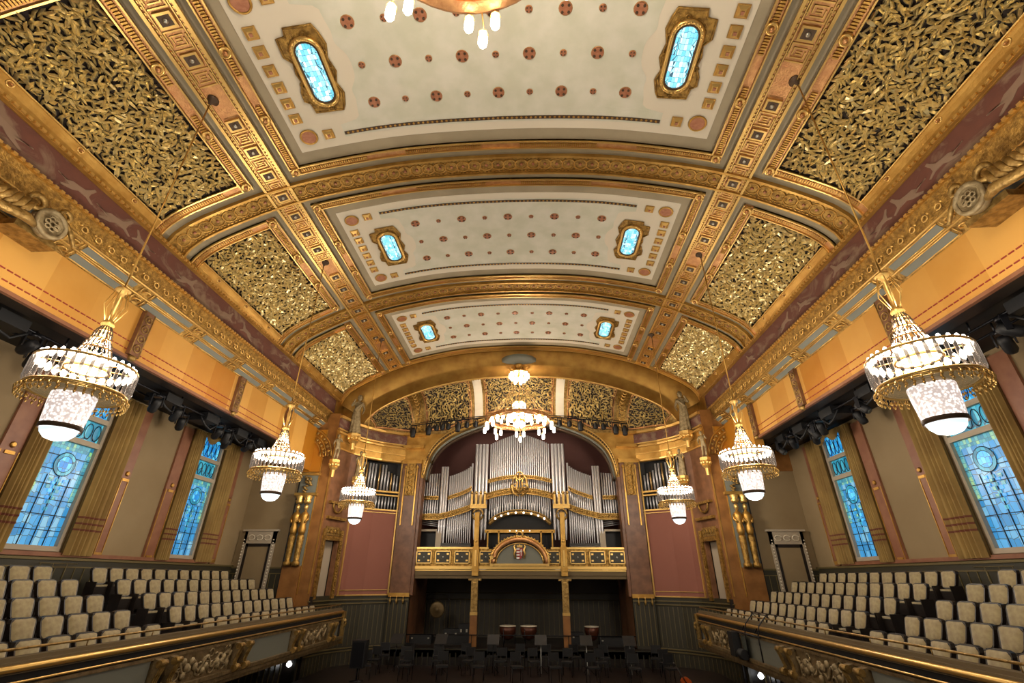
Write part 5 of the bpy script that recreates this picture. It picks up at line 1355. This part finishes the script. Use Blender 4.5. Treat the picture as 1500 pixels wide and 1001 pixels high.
m = MB(); m.tube([(-4.65, 26, -2.7), (-4.65, 26, -.75), (-3.55, 26, -.75), (-3.55, 26, -2.7)], .025, 6); m.tube([(-4.3, 26, -.76), (-4.25, 25.92, -1.1)], .006, 3); m.tube([(-3.9, 26, -.76), (-3.95, 25.92, -1.1)], .006, 3); m.build('stand', blackm, t)
for k, (x, w_, h_) in enumerate(((-4.6, 1.0, .35), (-3.2, .7, .6), (-2.6, .5, .8), (2.6, .6, .5), (4.2, 1.2, .3))):
    t = thing('instrument_case', 'dark instrument case under the gallery, %s from the left' % ORD[k+1], 'case', (x, 25, -2.7))
    m = MB(); m.box(x-w_/2, x+w_/2, 24.9, 25.5, -2.7, -2.7+h_); m.build('case_body', black, t)
    for d in (-w_/2+.12, w_/2-.12): m = MB(); m.box(x+d-.04, x+d+.04, 24.88, 24.9, -2.7+h_*.6, -2.7+h_*.75); m.build('latch', silver, t)
t = thing('stage_speaker', 'tall black loudspeaker standing at the left edge of the stage', 'speaker', (-5.75, 19.9, -3.3))
m = MB(); m.box(-6.0, -5.5, 19.8, 20.2, -2.9, -2.05); m.build('cabinet', black, t)
m = MB(); m.box(-5.96, -5.54, 19.78, 19.8, -2.86, -2.1); m.build('grille', blackm, t)
m = MB(); m.tube([(-5.75, 20, -3.3), (-5.75, 20, -2.9)], .03, 6); m.lathe((-5.75, 20, -3.3), [(.25, 0), (.25, .02), (.03, .04)], 14); m.build('stand', blackm, t)
# cello leaning at the right of the stage
t = thing('cello', 'orange-brown cello lying tilted at the right edge of the stage', 'cello', (5.95, 19.0, -3.6))
def TC(a, b, c): q = Matrix.Rotation(.55, 3, 'Y') @ Vector((a, b, c)); return (6.0+q.x*-1, 19.2+q.y, -3.58+q.z)
o = [(-.2, 0), (-.22, .15), (-.15, .3), (-.14, .42), (-.18, .55), (-.12, .7), (0, .74), (.12, .7), (.18, .55), (.14, .42), (.15, .3), (.22, .15), (.2, 0), (0, -.05)]
m = MB(lambda a, b, c: TC(a, c, b)); m.prism(o, -.08, .08); m.build('body', mat('cello_varnish', (190, 84, 30), .25, coat=.6), t)
m = MB(TC); m.tube([(0, -.1, .3), (0, -.11, 1.15)], .02, 5); m.lathe((0, -.11, 1.2), [(.02, -.05), (.04, 0), (.02, .05)], 8); m.build('neck', dwood, t)
# railing in front of the gallery recess
m = MB(); m.tube([(-5.1, 24.1, -2.25), (5.1, 24.1, -2.25)], .02, 5)
for k in range(8): m.tube([(-5.0+k*10/7, 24.1, -2.7), (-5.0+k*10/7, 24.1, -2.25)], .015, 4)
tag(m.build('platform_railing', blackm), 'thin dark railing along the platform edge under the organ gallery', 'railing')
print('SEATS', nseat, 'OBJS', len(bpy.data.objects))
